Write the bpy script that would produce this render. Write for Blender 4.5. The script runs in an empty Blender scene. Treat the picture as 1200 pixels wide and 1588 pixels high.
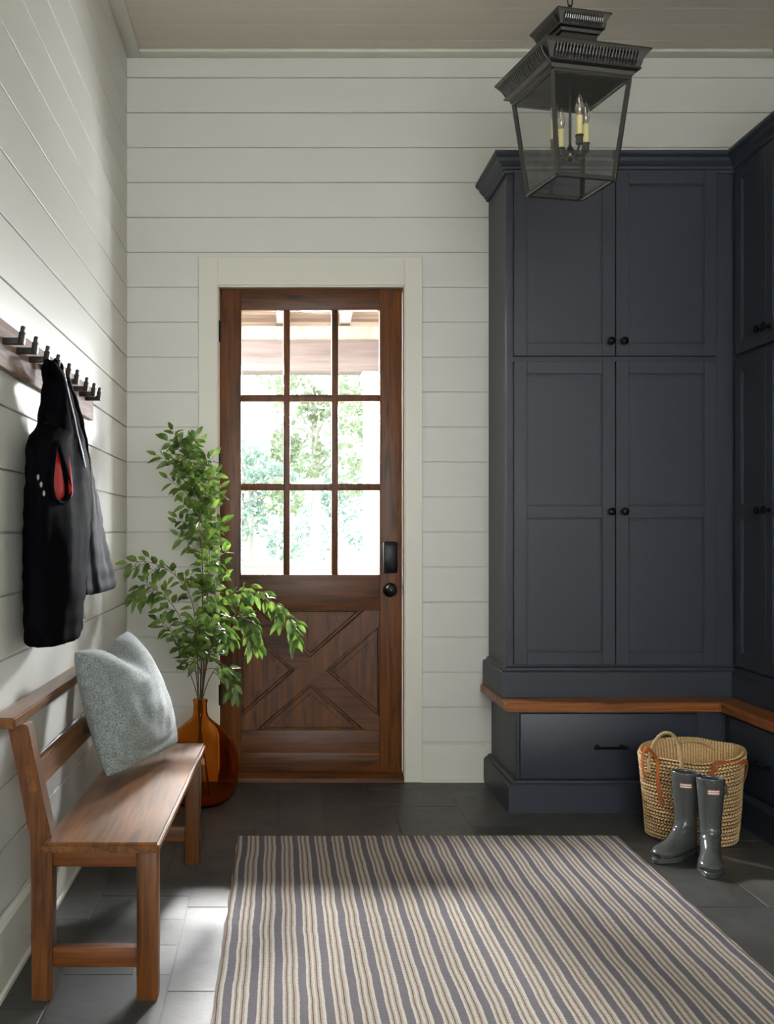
import bpy, bmesh, math, random
from mathutils import Vector, Matrix, noise
from math import sin, cos, pi, radians

S = bpy.context.scene
COL = S.collection
# ------------------------------------------------------------------ camera, world, light, exposure
F = 1553.0; VX = 432.0; VY = 824.0; CH = 1.249; D = 5.0
cam = bpy.data.objects.new('camera', bpy.data.cameras.new('camera')); COL.objects.link(cam)
cam.location = (0, 0, CH); cam.rotation_euler = (radians(90), 0, 0)
cam.data.sensor_width = 36; cam.data.lens = F / 1588 * 36
cam.data.shift_x = (600 - VX) / 1588; cam.data.shift_y = (VY - 794) / 1588
cam.data.clip_end = 300
S.camera = cam
S.view_settings.view_transform = 'Standard'; S.view_settings.look = 'None'
S.view_settings.gamma = 1; S.view_settings.use_curve_mapping = False
S.view_settings.exposure = 0.0

w = bpy.data.worlds.new('world'); S.world = w; w.use_nodes = True
bg = w.node_tree.nodes['Background']; bg.inputs[0].default_value = (0.93, 0.97, 1.0, 1); bg.inputs[1].default_value = 9.0

def area(name, loc, target, sx, sy, power, color=(1, 1, 1), spread=180):
    l = bpy.data.lights.new(name, 'AREA'); l.shape = 'RECTANGLE'; l.size = sx; l.size_y = sy
    l.energy = power; l.color = color; l.spread = radians(spread)
    o = bpy.data.objects.new(name, l); COL.objects.link(o); o.location = loc
    d = Vector(target) - Vector(loc)
    o.rotation_euler = d.to_track_quat('-Z', 'Y').to_euler()
    return o
# area lamps added on the porch, shining in through the door glass
area('porch_fill_right', (1.0, 6.75, 2.05), (-0.25, 3.0, 0.2), 0.4, 0.35, 50, (0.93, 0.96, 1.0), 60)  # unseen lamp added right of the door view, lights floor and bench
area('porch_fill_low', (1.45, 6.75, 0.95), (-0.3, 4.2, 1.6), 0.9, 0.9, 235, (0.92, 0.955, 1.0))  # unseen low lamp added to brighten the upper left wall
area('porch_fill_left', (-1.2, 6.5, 2.35), (1.2, 4.0, 0.6), 0.5, 0.5, 600, (0.98, 0.98, 1.0))  # unseen lamp added at the left for boots, basket and rug corner
area('porch_fill_front', (0.2, 6.9, 2.24), (0.3, 2.6, 0.0), 0.35, 0.16, 82, (1, 0.99, 0.97), 70)  # small lamp added against the white sky, makes the bright floor patch
po = area('door_portal', (0.16, 5.2, 1.7), (0.16, 0, 1.7), 0.9, 1.5, 1); po.data.cycles.is_portal = True
# fill lamp added inside the window opening behind the camera
area('front_window_fill', (0.3, -1.45, 1.9), (0.6, 5, 1.5), 2.6, 1.8, 44, (1.0, 0.96, 0.9))

def P(x, y, d):
    return Vector(((x - VX) * d / F, d, CH - (y - VY) * d / F))

# ------------------------------------------------------------------ materials
def srgb(r, g, b):
    f = lambda c: (c / 255 / 12.92) if c / 255 <= 0.04045 else ((c / 255 + 0.055) / 1.055) ** 2.4
    return (f(r), f(g), f(b), 1)

class NT:
    def __init__(s, name):
        s.m = bpy.data.materials.new(name); s.m.use_nodes = True
        s.t = s.m.node_tree; s.n = s.t.nodes; s.b = s.n['Principled BSDF']; s.out = s.n['Material Output']
    def add(s, typ, **kw):
        n = s.n.new(typ)
        for k, v in kw.items():
            if k in n.inputs: n.inputs[k].default_value = v
            else: setattr(n, k, v)
        return n
    def link(s, a, b): s.t.links.new(a, b)
    def coords(s, scale=(1, 1, 1), rot=(0, 0, 0), kind='Object'):
        c = s.add('ShaderNodeTexCoord'); mp = s.add('ShaderNodeMapping')
        mp.inputs['Scale'].default_value = scale; mp.inputs['Rotation'].default_value = rot
        s.link(c.outputs[kind], mp.inputs['Vector']); return mp.outputs[0]
    def noise(s, vec, scale=5, detail=4, rough=0.5, dist=0):
        n = s.add('ShaderNodeTexNoise'); n.inputs['Scale'].default_value = scale
        n.inputs['Detail'].default_value = detail; n.inputs['Roughness'].default_value = rough
        n.inputs['Distortion'].default_value = dist
        s.link(vec, n.inputs['Vector']); return n.outputs['Fac']
    def ramp(s, fac, stops):
        r = s.add('ShaderNodeValToRGB'); e = r.color_ramp.elements
        while len(e) < len(stops): e.new(0.5)
        for i, (p, c) in enumerate(stops): e[i].position = p; e[i].color = c
        s.link(fac, r.inputs[0]); return r.outputs[0]
    def bump(s, h, strength=0.2, dist=0.002, normal=None):
        b = s.add('ShaderNodeBump'); b.inputs['Strength'].default_value = strength
        b.inputs['Distance'].default_value = dist; s.link(h, b.inputs['Height'])
        if normal: s.link(normal, b.inputs['Normal'])
        s.link(b.outputs[0], s.b.inputs['Normal']); return b.outputs[0]

def plain(name, col, rough=0.5, metal=0.0, bump=0.0, bscale=60, var=0.0, spec=0.5):
    t = NT(name); t.b.inputs['Base Color'].default_value = col
    t.b.inputs['Roughness'].default_value = rough; t.b.inputs['Metallic'].default_value = metal
    t.b.inputs['Specular IOR Level'].default_value = spec
    v = t.coords()
    if var:
        f = t.noise(v, 3, 5)
        a = tuple(max(0, c * (1 - var)) for c in col[:3]) + (1,); b = tuple(min(1, c * (1 + var)) for c in col[:3]) + (1,)
        t.link(t.ramp(f, [(0.3, a), (0.7, b)]), t.b.inputs['Base Color'])
    if bump: t.bump(t.noise(v, bscale, 3), bump, 0.001)
    return t.m

def wood(name, dark, light, axis='Y', scale=1.0, rough=0.4, bump=0.25, coat=0.0, fine=1.0):
    t = NT(name)
    sc = {'X': (1.2, 14, 14), 'Y': (14, 1.2, 14), 'Z': (14, 14, 1.2)}[axis]
    v = t.coords(tuple(c * scale for c in sc))
    f1 = t.noise(v, 1.6, 6, 0.6, 1.2)
    sc2 = {'X': (3, 90, 90), 'Y': (90, 3, 90), 'Z': (90, 90, 3)}[axis]
    v2 = t.coords(tuple(c * scale * fine for c in sc2))
    f2 = t.noise(v2, 1.5, 3, 0.5)
    mx = t.add('ShaderNodeMath', operation='MULTIPLY_ADD'); t.link(f2, mx.inputs[0]); mx.inputs[1].default_value = 0.35
    m2 = t.add('ShaderNodeMath', operation='MULTIPLY'); t.link(f1, m2.inputs[0]); m2.inputs[1].default_value = 0.8
    t.link(m2.outputs[0], mx.inputs[2])
    mid = tuple((a + b) / 2 for a, b in zip(dark, light))
    t.link(t.ramp(mx.outputs[0], [(0.38, dark), (0.55, mid), (0.75, light)]), t.b.inputs['Base Color'])
    t.b.inputs['Roughness'].default_value = rough
    t.b.inputs['Specular IOR Level'].default_value = 0.35; t.b.inputs['Coat Weight'].default_value = coat; t.b.inputs['Coat Roughness'].default_value = 0.25
    t.bump(mx.outputs[0], bump, 0.0015)
    return t.m

def glass_thin(name, gloss=0.08, tint=(1, 1, 1, 1), rough=0.0, fac=0.35):
    t = NT(name); t.n.remove(t.b)
    tr = t.add('ShaderNodeBsdfTransparent'); tr.inputs[0].default_value = tint
    gl = t.add('ShaderNodeBsdfGlossy'); gl.inputs['Roughness'].default_value = rough
    fr = t.add('ShaderNodeLayerWeight'); fr.inputs[0].default_value = 0.35
    ma = t.add('ShaderNodeMath', operation='MULTIPLY_ADD'); t.link(fr.outputs['Facing'], ma.inputs[0])
    ma.inputs[1].default_value = fac; ma.inputs[2].default_value = gloss; ma.use_clamp = True
    mx = t.add('ShaderNodeMixShader'); t.link(ma.outputs[0], mx.inputs[0])
    t.link(tr.outputs[0], mx.inputs[1]); t.link(gl.outputs[0], mx.inputs[2]); t.link(mx.outputs[0], t.out.inputs[0])
    return t.m

M = {}
M['wall'] = plain('wall_paint', srgb(206, 205, 197), 0.42, bump=0.05, bscale=25)
M['trimw'] = plain('trim_paint', srgb(208, 206, 193), 0.38, bump=0.03)
M['ceil'] = plain('ceiling_paint', srgb(200, 192, 178), 0.5, bump=0.05, bscale=25)
M['navy'] = plain('cabinet_paint', srgb(43, 49, 59), 0.46, bump=0.05, bscale=40, spec=0.5)
M['black'] = plain('black_metal', srgb(18, 18, 20), 0.35, 0.6, bump=0.05)
M['iron'] = plain('forged_iron', srgb(38, 33, 32), 0.5, 0.5, bump=0.4, bscale=80)
M['bronze'] = plain('lantern_bronze', srgb(84, 83, 82), 0.26, 0.9, bump=0.08, bscale=60)
M['doorZ'] = wood('door_wood_upright', srgb(32, 15, 5), srgb(116, 66, 24), 'Z', 1, 0.42, 0.2, 0.0)
M['doorX'] = wood('door_wood_across', srgb(30, 14, 5), srgb(106, 59, 21), 'X', 1, 0.42, 0.2, 0.0)
M['benchY'] = wood('bench_wood_long', srgb(50, 28, 10), srgb(122, 78, 34), 'Y', 1, 0.38, 0.35, 0.0)
M['benchZ'] = wood('bench_wood_upright', srgb(46, 24, 7), srgb(112, 66, 24), 'Z', 1, 0.42, 0.3, 0.0)
M['benchX'] = wood('bench_wood_cross', srgb(58, 29, 9), srgb(120, 70, 28), 'X', 1, 0.42, 0.3, 0.0)
M['topX'] = wood('seat_wood_across', srgb(66, 32, 12), srgb(164, 98, 48), 'X', 1, 0.4, 0.2, 0.1)
M['topY'] = wood('seat_wood_along', srgb(66, 32, 12), srgb(164, 98, 48), 'Y', 1, 0.4, 0.2, 0.1)
M['barn'] = wood('weathered_wood', srgb(84, 62, 50), srgb(150, 124, 108), 'Y', 1.6, 0.7, 0.7)
M['porchC'] = wood('porch_ceiling_wood', srgb(150, 122, 112), srgb(196, 170, 160), 'X', 0.6, 0.8, 0.3)
M['porchX'] = wood('porch_wood', srgb(70, 60, 58), srgb(94, 84, 80), 'X', 0.6, 0.8, 0.3)
M['porchY'] = wood('porch_rafter_wood', srgb(116, 102, 88), srgb(146, 132, 116), 'Y', 0.6, 0.8, 0.3)
M['glass'] = glass_thin('window_glass', 0.0, fac=0.12)
M['lglass'] = glass_thin('lantern_glass', 0.01, (0.93, 0.94, 0.93, 1))
M['bulb'] = glass_thin('bulb_glass', 0.25, (0.95, 0.93, 0.9, 1), 0.02)
M['candle'] = plain('candle_sleeve', srgb(226, 214, 150), 0.6)
M['filament'] = plain('filament', srgb(210, 150, 110), 0.4, 0.5)
M['rope'] = plain('straw_rope', srgb(178, 152, 106), 0.8, bump=0.6, bscale=90, var=0.35)
M['leather'] = plain('tan_leather', srgb(158, 84, 38), 0.5, bump=0.2)
M['rubber'] = plain('boot_rubber', srgb(68, 71, 70), 0.2, bump=0.04, bscale=12)
M['sole'] = plain('boot_sole', srgb(40, 42, 42), 0.5)
M['lab_w'] = plain('label_white', srgb(226, 214, 204), 0.5)
M['lab_r'] = plain('label_red', srgb(150, 58, 40), 0.5)
M['red'] = plain('red_lining', srgb(140, 14, 6), 0.9, bump=0.2, bscale=30, spec=0.1)
M['zip'] = plain('zip_grey', srgb(150, 150, 155), 0.4, 0.4)
M['trunk'] = plain('bark', srgb(158, 154, 148), 0.9)
M['stem'] = plain('stem_bark', srgb(84, 66, 44), 0.7)
M['post'] = plain('white_post_paint', srgb(225, 225, 222), 0.5)

def leaf_mat(name, a, b, back=0.35):
    t = NT(name); v = t.coords((1, 1, 1))
    f = t.noise(v, 18, 2)
    c = t.ramp(f, [(0.35, a), (0.65, b)])
    t.link(c, t.b.inputs['Base Color']); t.b.inputs['Roughness'].default_value = 0.36
    tl = t.add('ShaderNodeBsdfTranslucent'); t.link(c, tl.inputs[0])
    mx = t.add('ShaderNodeMixShader'); mx.inputs[0].default_value = back
    t.link(t.b.outputs[0], mx.inputs[1]); t.link(tl.outputs[0], mx.inputs[2]); t.link(mx.outputs[0], t.out.inputs[0])
    return t.m
M['leaf'] = leaf_mat('leaf_green', srgb(50, 74, 26), srgb(104, 130, 54))
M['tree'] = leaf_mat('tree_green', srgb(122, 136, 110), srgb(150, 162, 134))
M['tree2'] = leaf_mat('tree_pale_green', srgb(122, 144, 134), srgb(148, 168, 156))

def slate():
    t = NT('slate_tile'); v = t.coords()
    at = t.add('ShaderNodeAttribute'); at.attribute_name = 'tone'
    f = t.noise(v, 3.5, 8, 0.6, 0.6)
    ad = t.add('ShaderNodeMath', operation='MULTIPLY_ADD'); t.link(at.outputs['Fac'], ad.inputs[0]); ad.inputs[1].default_value = 0.35; t.link(f, ad.inputs[2])
    t.link(t.ramp(ad.outputs[0], [(0.4, srgb(44, 45, 44)), (0.65, srgb(60, 61, 59)), (0.95, srgb(76, 75, 71))]), t.b.inputs['Base Color'])
    f2 = t.noise(v, 14, 8, 0.62, 0.3)
    rr = t.add('ShaderNodeMapRange'); t.link(f2, rr.inputs[0]); rr.inputs[3].default_value = 0.34; rr.inputs[4].default_value = 0.58
    t.link(rr.outputs[0], t.b.inputs['Roughness'])
    h = t.add('ShaderNodeMath', operation='MULTIPLY_ADD'); t.link(f2, h.inputs[0]); h.inputs[1].default_value = 0.4; t.link(f, h.inputs[2])
    t.bump(h.outputs[0], 0.5, 0.004)
    return t.m
M['slate'] = slate()
M['grout'] = plain('grout', srgb(170, 160, 142), 0.9)

def rug_mat():
    t = NT('striped_cotton')
    c = t.add('ShaderNodeTexCoord'); sp = t.add('ShaderNodeSeparateXYZ')
    v = t.coords(); wob = t.noise(v, 5, 2); w2 = t.noise(v, 170, 2)
    t.link(c.outputs['Object'], sp.inputs[0])
    a = t.add('ShaderNodeMath', operation='MULTIPLY_ADD'); t.link(wob, a.inputs[0]); a.inputs[1].default_value = 0.012; t.link(sp.outputs[0], a.inputs[2])
    a2 = t.add('ShaderNodeMath', operation='MULTIPLY_ADD'); t.link(w2, a2.inputs[0]); a2.inputs[1].default_value = 0.0035; t.link(a.outputs[0], a2.inputs[2])
    s = t.add('ShaderNodeMath', operation='MULTIPLY'); t.link(a2.outputs[0], s.inputs[0]); s.inputs[1].default_value = 1 / 0.0675
    fr = t.add('ShaderNodeMath', operation='FRACT'); t.link(s.outputs[0], fr.inputs[0])
    dk = srgb(98, 95, 101); br = srgb(100, 76, 68); lt = srgb(176, 170, 161); be = srgb(150, 141, 131)
    r = t.add('ShaderNodeValToRGB'); r.color_ramp.interpolation = 'CONSTANT'; e = r.color_ramp.elements
    st = [(0, dk), (0.27, lt), (0.36, be), (0.42, br), (0.465, be), (0.53, lt), (0.62, be), (0.69, br), (0.735, be), (0.82, lt), (0.93, dk)]
    while len(e) < len(st): e.new(0.5)
    for i, (p, cc) in enumerate(st): e[i].position = p; e[i].color = cc
    t.link(fr.outputs[0], r.inputs[0])
    # weave: fine ribs across
    wv = t.add('ShaderNodeTexWave'); wv.bands_direction = 'Y'; wv.inputs['Scale'].default_value = 55; wv.inputs['Distortion'].default_value = 0.6
    wv.inputs['Detail'].default_value = 2; t.link(v, wv.inputs['Vector'])
    n3 = t.noise(t.coords((120, 500, 100)), 1, 2)
    mx = t.add('ShaderNodeMix'); mx.data_type = 'RGBA'; mx.blend_type = 'MULTIPLY'; mx.inputs[0].default_value = 0.5
    t.link(r.outputs[0], mx.inputs[6]); t.link(t.ramp(n3, [(0.35, (0.6, 0.6, 0.6, 1)), (0.6, (1, 1, 1, 1))]), mx.inputs[7])
    t.link(mx.outputs[2], t.b.inputs['Base Color']); t.b.inputs['Roughness'].default_value = 0.9
    t.b.inputs['Specular IOR Level'].default_value = 0.15
    h = t.add('ShaderNodeMath', operation='ADD'); t.link(wv.outputs['Fac'], h.inputs[0]); t.link(n3, h.inputs[1])
    t.bump(h.outputs[0], 0.6, 0.0025)
    return t.m
M['rug'] = rug_mat()

def fabric(name, a, b, scale=900, bump=0.5, rough=0.9, spec=0.4):
    t = NT(name); v = t.coords()
    f = t.noise(v, scale * 0.35, 3, 0.7); g = t.noise(v, 40, 2)
    m = t.add('ShaderNodeMath', operation='MULTIPLY_ADD'); t.link(g, m.inputs[0]); m.inputs[1].default_value = 0.15; t.link(f, m.inputs[2])
    t.link(t.ramp(m.outputs[0], [(0.42, a), (0.72, b)]), t.b.inputs['Base Color']); t.b.inputs['Roughness'].default_value = rough
    t.b.inputs['Sheen Weight'].default_value = 0.15 if spec > 0.3 else 0.0; t.b.inputs['Specular IOR Level'].default_value = spec
    t.bump(f, bump, 0.002); return t.m
M['cushion'] = fabric('grey_woven_fabric', srgb(72, 81, 79), srgb(144, 152, 149), 700)
M['jacket'] = fabric('black_nylon', srgb(5, 5, 7), srgb(11, 11, 14), 200, 0.2, 0.8, 0.01)
M['jacket2'] = fabric('navy_nylon', srgb(10, 10, 16), srgb(17, 17, 25), 200, 0.2, 0.7, 0.03)

def straw():
    t = NT('seagrass'); v = t.coords((1, 1, 1))
    at = t.add('ShaderNodeAttribute'); at.attribute_name = 'tone'
    f = t.noise(v, 120, 3, 0.6)
    m = t.add('ShaderNodeMath', operation='MULTIPLY_ADD'); t.link(f, m.inputs[0]); m.inputs[1].default_value = 0.45; t.link(at.outputs['Fac'], m.inputs[2])
    t.link(t.ramp(m.outputs[0], [(0.22, srgb(84, 56, 26)), (0.5, srgb(178, 142, 88)), (0.9, srgb(236, 212, 170))]), t.b.inputs['Base Color'])
    t.b.inputs['Roughness'].default_value = 0.75; t.bump(f, 0.5, 0.002); return t.m
M['straw'] = straw()

def amber():
    t = NT('amber_glass'); t.n.remove(t.b)
    g = t.add('ShaderNodeBsdfGlass'); g.inputs['Color'].default_value = (0.94, 0.70, 0.40, 1); g.inputs['Roughness'].default_value = 0.0; g.inputs['IOR'].default_value = 1.2
    t.link(g.outputs[0], t.out.inputs[0]); return t.m
M['amber'] = amber()

def lawn():
    t = NT('lawn_grass'); v = t.coords()
    f = t.noise(v, 1.2, 6)
    t.link(t.ramp(f, [(0.35, srgb(92, 106, 72)), (0.65, srgb(128, 134, 100))]), t.b.inputs['Base Color']); t.b.inputs['Roughness'].default_value = 0.9
    return t.m
M['lawn'] = lawn()
M['patio'] = plain('porch_concrete', srgb(190, 186, 180), 0.8, bump=0.1)

# ------------------------------------------------------------------ geometry helpers
def add_box(bm, lo, hi, bevel=0.0, seg=2, mat=None):
    lo = Vector(lo); hi = Vector(hi); c = (lo + hi) / 2; s = hi - lo
    mt = Matrix.Translation(c) @ Matrix.Diagonal((abs(s.x), abs(s.y), abs(s.z), 1))
    if mat is not None: mt = mat @ mt
    r = bmesh.ops.create_cube(bm, size=1, matrix=mt)
    if bevel > 0:
        es = list({e for v in r['verts'] for e in v.link_edges})
        bmesh.ops.bevel(bm, geom=es, offset=bevel, segments=seg, profile=0.5, affect='EDGES', clamp_overlap=True)

def add_tube(bm, pts, rad, seg=8, cap=True, flat=None):
    pts = [Vector(p) for p in pts]; n = len(pts)
    rad = rad if isinstance(rad, (list, tuple)) else [rad] * n
    rings = []; up = None
    for i in range(n):
        t = (pts[min(i + 1, n - 1)] - pts[max(i - 1, 0)]).normalized()
        if up is None:
            up = Vector((0, 0, 1)) if abs(t.z) < 0.9 else Vector((1, 0, 0))
        a = (up - t * up.dot(t)).normalized(); b = t.cross(a); up = a
        ring = []
        for k in range(seg):
            th = 2 * pi * k / seg
            ra, rb = (rad[i], rad[i]) if flat is None else (rad[i] * flat[0], rad[i] * flat[1])
            ring.append(bm.verts.new(pts[i] + a * cos(th) * ra + b * sin(th) * rb))
        rings.append(ring)
    for i in range(n - 1):
        for k in range(seg):
            bm.faces.new((rings[i][k], rings[i][(k + 1) % seg], rings[i + 1][(k + 1) % seg], rings[i + 1][k]))
    if cap:
        bm.faces.new(rings[0][::-1]); bm.faces.new(rings[-1])
    return rings

def add_lathe(bm, prof, c=(0, 0, 0), seg=32, axis='Z', closed=False):
    rings = []; c = Vector(c)
    for r, z in prof:
        ring = []
        for k in range(seg):
            th = 2 * pi * k / seg
            if axis == 'Z': p = Vector((r * cos(th), r * sin(th), z))
            elif axis == 'Y': p = Vector((r * cos(th), z, r * sin(th)))
            else: p = Vector((z, r * cos(th), r * sin(th)))
            ring.append(bm.verts.new(c + p))
        rings.append(ring)
    for i in range(len(rings) - 1):
        for k in range(seg):
            bm.faces.new((rings[i][k], rings[i][(k + 1) % seg], rings[i + 1][(k + 1) % seg], rings[i + 1][k]))
    if closed:
        for k in range(seg):
            bm.faces.new((rings[-1][k], rings[-1][(k + 1) % seg], rings[0][(k + 1) % seg], rings[0][k]))
    else:
        bm.faces.new(rings[0][::-1]); bm.faces.new(rings[-1])

def add_loft(bm, rings, cap0=True, cap1=True):
    vr = [[bm.verts.new(p) for p in r] for r in rings]; n = len(vr[0])
    for i in range(len(vr) - 1):
        for k in range(n):
            bm.faces.new((vr[i][k], vr[i][(k + 1) % n], vr[i + 1][(k + 1) % n], vr[i + 1][k]))
    if cap0: bm.faces.new(vr[0][::-1])
    if cap1: bm.faces.new(vr[-1])
    return vr

def add_prism(bm, poly, axis, lo, hi):
    """poly in the two other axes, extruded along axis"""
    def mk(p, h):
        if axis == 'X': return Vector((h, p[0], p[1]))
        if axis == 'Y': return Vector((p[0], h, p[1]))
        return Vector((p[0], p[1], h))
    a = [bm.verts.new(mk(p, lo)) for p in poly]; b = [bm.verts.new(mk(p, hi)) for p in poly]
    n = len(poly)
    bm.faces.new(a); bm.faces.new(b[::-1])
    for k in range(n): bm.faces.new((a[k], b[k], b[(k + 1) % n], a[(k + 1) % n]))

def obj(name, bm, mat, parent=None, smooth=True, local=False, angle=35):
    bmesh.ops.recalc_face_normals(bm, faces=bm.faces)
    me = bpy.data.meshes.new(name)
    if parent is not None and not local:
        p = parent; off = Vector((0, 0, 0))
        while p is not None: off += p.location; p = p.parent
        bm.transform(Matrix.Translation(-off))
    bm.to_mesh(me); bm.free()
    for m in (mat if isinstance(mat, (list, tuple)) else [mat]): me.materials.append(m)
    if smooth:
        me.polygons.foreach_set('use_smooth', [True] * len(me.polygons))
        try: me.set_sharp_from_angle(angle=radians(angle))
        except Exception: pass
    o = bpy.data.objects.new(name, me); COL.objects.link(o)
    if parent is not None: o.parent = parent
    return o

def tag(o, label, cat, group=None, kind=None):
    o['label'] = label; o['category'] = cat
    if group: o['group'] = group
    if kind: o['kind'] = kind
    return o
def struct(o): o['kind'] = 'structure'; return o
def thing(name, label, cat, loc=(0, 0, 0), rotz=0, group=None):
    o = bpy.data.objects.new(name, None); COL.objects.link(o)
    o.location = loc; o.rotation_euler = (0, 0, rotz); o.empty_display_size = 0.1
    return tag(o, label, cat, group)
def box(name, lo, hi, mat, parent=None, bevel=0.003, local=False):
    bm = bmesh.new(); add_box(bm, lo, hi, bevel); return obj(name, bm, mat, parent, local=local)
def mod(o, typ, **kw):
    m = o.modifiers.new(typ.lower(), typ)
    for k, v in kw.items(): setattr(m, k, v)
    return m

# ------------------------------------------------------------------ the room
WL = -0.757; WR = 2.5; WB = 5.0; WF = -1.5; CZ = 3.627
PITCH = 0.1745; LINE0 = 3.513
zs = [LINE0 - k * PITCH for k in range(0, 21)]   # groove heights, downward
def board_spans(top, bottom):
    edges = [top] + [z for z in zs if bottom + 0.01 < z < top] + [bottom]
    return [(edges[i + 1], edges[i]) for i in range(len(edges) - 1)]
G = 0.0033
DX0, DX1, DZ1 = -0.3035, 0.6275, 2.474        # door opening
bm = bmesh.new()
for a, b in board_spans(CZ - 0.003, 0.02):
    if a < DZ1 - 0.02:
        for x0, x1 in ((WL - 0.02, DX0), (DX1, WR)):
            add_box(bm, (x0, WB, a + G), (x1, WB + 0.014, b - G), 0.0012, 1)
    else:
        add_box(bm, (WL - 0.02, WB, a + G), (WR, WB + 0.014, b - G), 0.0012, 1)
for lo, hi in (((WL - 0.2, WB + 0.011, -0.05), (DX0, WB + 0.16, CZ + 0.1)), ((DX1, WB + 0.011, -0.05), (WR + 0.2, WB + 0.16, CZ + 0.1)), ((DX0, WB + 0.011, DZ1), (DX1, WB + 0.16, CZ + 0.1))):
    add_box(bm, lo, hi)
struct(obj('wall_back', bm, M['wall'], smooth=False))
bm = bmesh.new()
for a, b in board_spans(CZ - 0.003, 0.02):
    add_box(bm, (WL - 0.014, WF, a + G), (WL, WB, b - G), 0.0012, 1)
add_box(bm, (WL - 0.2, WF - 0.2, -0.05), (WL - 0.011, WB + 0.01, CZ + 0.1))
struct(obj('wall_left', bm, M['wall'], smooth=False))
bm = bmesh.new()
for a, b in board_spans(CZ - 0.003, 0.02):
    add_box(bm, (WR, WF, a + G), (WR + 0.014, WB, b - G), 0.0012, 1)
add_box(bm, (WR + 0.011, WF - 0.2, -0.05), (WR + 0.2, WB + 0.01, CZ + 0.1))
struct(obj('wall_right', bm, M['wall'], smooth=False))
bm = bmesh.new()
add_box(bm, (WL, WF - 0.15, 0), (-1.0 + 0.0 if False else -0.72, WF, CZ)); add_box(bm, (1.68, WF - 0.15, 0), (WR, WF, CZ))
add_box(bm, (-0.72, WF - 0.15, 0), (1.68, WF, 0.95)); add_box(bm, (-0.72, WF - 0.15, 2.85), (1.68, WF, CZ))
struct(obj('wall_front', bm, M['wall'], smooth=False))
bm = bmesh.new()
for x in (-0.72, 0.05, 0.86, 1.64): add_box(bm, (x, WF - 0.1, 0.95), (x + 0.05, WF - 0.04, 2.85))
for z in (0.95, 1.9, 2.8): add_box(bm, (-0.72, WF - 0.1, z), (1.68, WF - 0.04, z + 0.05))
win = struct(obj('window_1', bm, M['trimw'], smooth=False))
box('pane', (-0.7, WF - 0.075, 0.97), (1.66, WF - 0.07, 2.83), M['glass'], win, 0)
# ceiling boards run along x
bm = bmesh.new(); y = WB
while y > WF:
    add_box(bm, (WL - 0.02, max(y - 0.15, WF) + 0.0015, CZ), (WR + 0.02, y - 0.0015, CZ + 0.012), 0.0015, 1); y -= 0.15
add_box(bm, (WL - 0.2, WF - 0.2, CZ + 0.008), (WR + 0.2, WB + 0.16, CZ + 0.15))
struct(obj('ceiling', bm, M['ceil'], smooth=False))
def ceil_trim(n, lo, hi): struct(box(n, lo, hi, M['trimw'], None, 0.003))
ceil_trim('trim_1', (WL + 0.07, WB - 0.07, CZ - 0.016), (WR, WB, CZ))
ceil_trim('trim_2', (WL, WF, CZ - 0.016), (WL + 0.07, WB, CZ))
ceil_trim('trim_3', (WR - 0.07, WF, CZ - 0.016), (WR, WB - 0.07, CZ))
# baseboards with bevelled top and a small shoe
def base_profile(d): return [(0, 0), (d + 0.008, 0), (d + 0.008, 0.012), (d, 0.016), (d, 0.178), (d - 0.006, 0.188), (0.004, 0.19), (0, 0.19)]
bm = bmesh.new(); add_prism(bm, [(WL + a, z) for a, z in base_profile(0.017)], 'Y', WF, WB - 0.018)
struct(obj('baseboard_left', bm, M['trimw'], smooth=False))
bm = bmesh.new()
for x0, x1 in ((WL, -0.397), (0.715, 1.03)): add_prism(bm, [(WB - a, z) for a, z in base_profile(0.017)], 'X', x0, x1)
struct(obj('baseboard_back', bm, M['trimw'], smooth=False))

# floor: cleft slate in a random ashlar of a 10 cm module
U = 0.1016
random.seed(11)
occ = {}; tiles = []
X0, X1, Y0, Y1 = -8, 25, -15, 50   # module cells; y index counts from the back wall toward the camera
def put(x, y, ww, hh):
    for i in range(x, x + ww):
        for j in range(y, y + hh):
            if (i, j) in occ: return False
    for i in range(x, x + ww):
        for j in range(y, y + hh): occ[(i, j)] = 1
    tiles.append((x, y, ww, hh)); return True
# rows: y index j -> Y = 4.85 - j*U
for a in [(-1, -2, 3, 2), (-6, -2, 5, 2), (0, 0, 2, 6), (2, -2, 2, 5), (4, -2, 3, 2), (4, 0, 4, 3), (2, 3, 3, 2), (2, 5, 3, 3), (7, -2, 3, 2),
          (5, 3, 3, 6), (8, 0, 2, 6), (10, -2, 3, 6), (-3, 0, 3, 6), (-3, 6, 2, 3), (-1, 6, 3, 6), (-6, 0, 3, 8), (10, 4, 3, 5), (13, 4, 2, 5), (15, 2, 3, 6), (13, 9, 3, 6), (15, 8, 2, 1), (16, 9, 3, 6), (10, 9, 3, 4)]:
    put(*a)
for j in range(-2, 64):
    for i in range(-8, 26):
        if (i, j) in occ: continue
        opts = [(3, 6), (6, 3), (6, 6), (4, 6), (3, 3), (2, 6), (6, 4), (4, 4)]
        random.shuffle(opts)
        for o_ in opts + [(3, 2), (2, 3), (2, 2), (2, 1), (1, 2), (1, 1)]:
            if all(not ((i + p, j + q) in occ) and i + p < 26 for p in range(o_[0]) for q in range(o_[1])):
                put(i, j, *o_); break
bm = bmesh.new(); lay = bm.faces.layers.float.new('tone')
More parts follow.
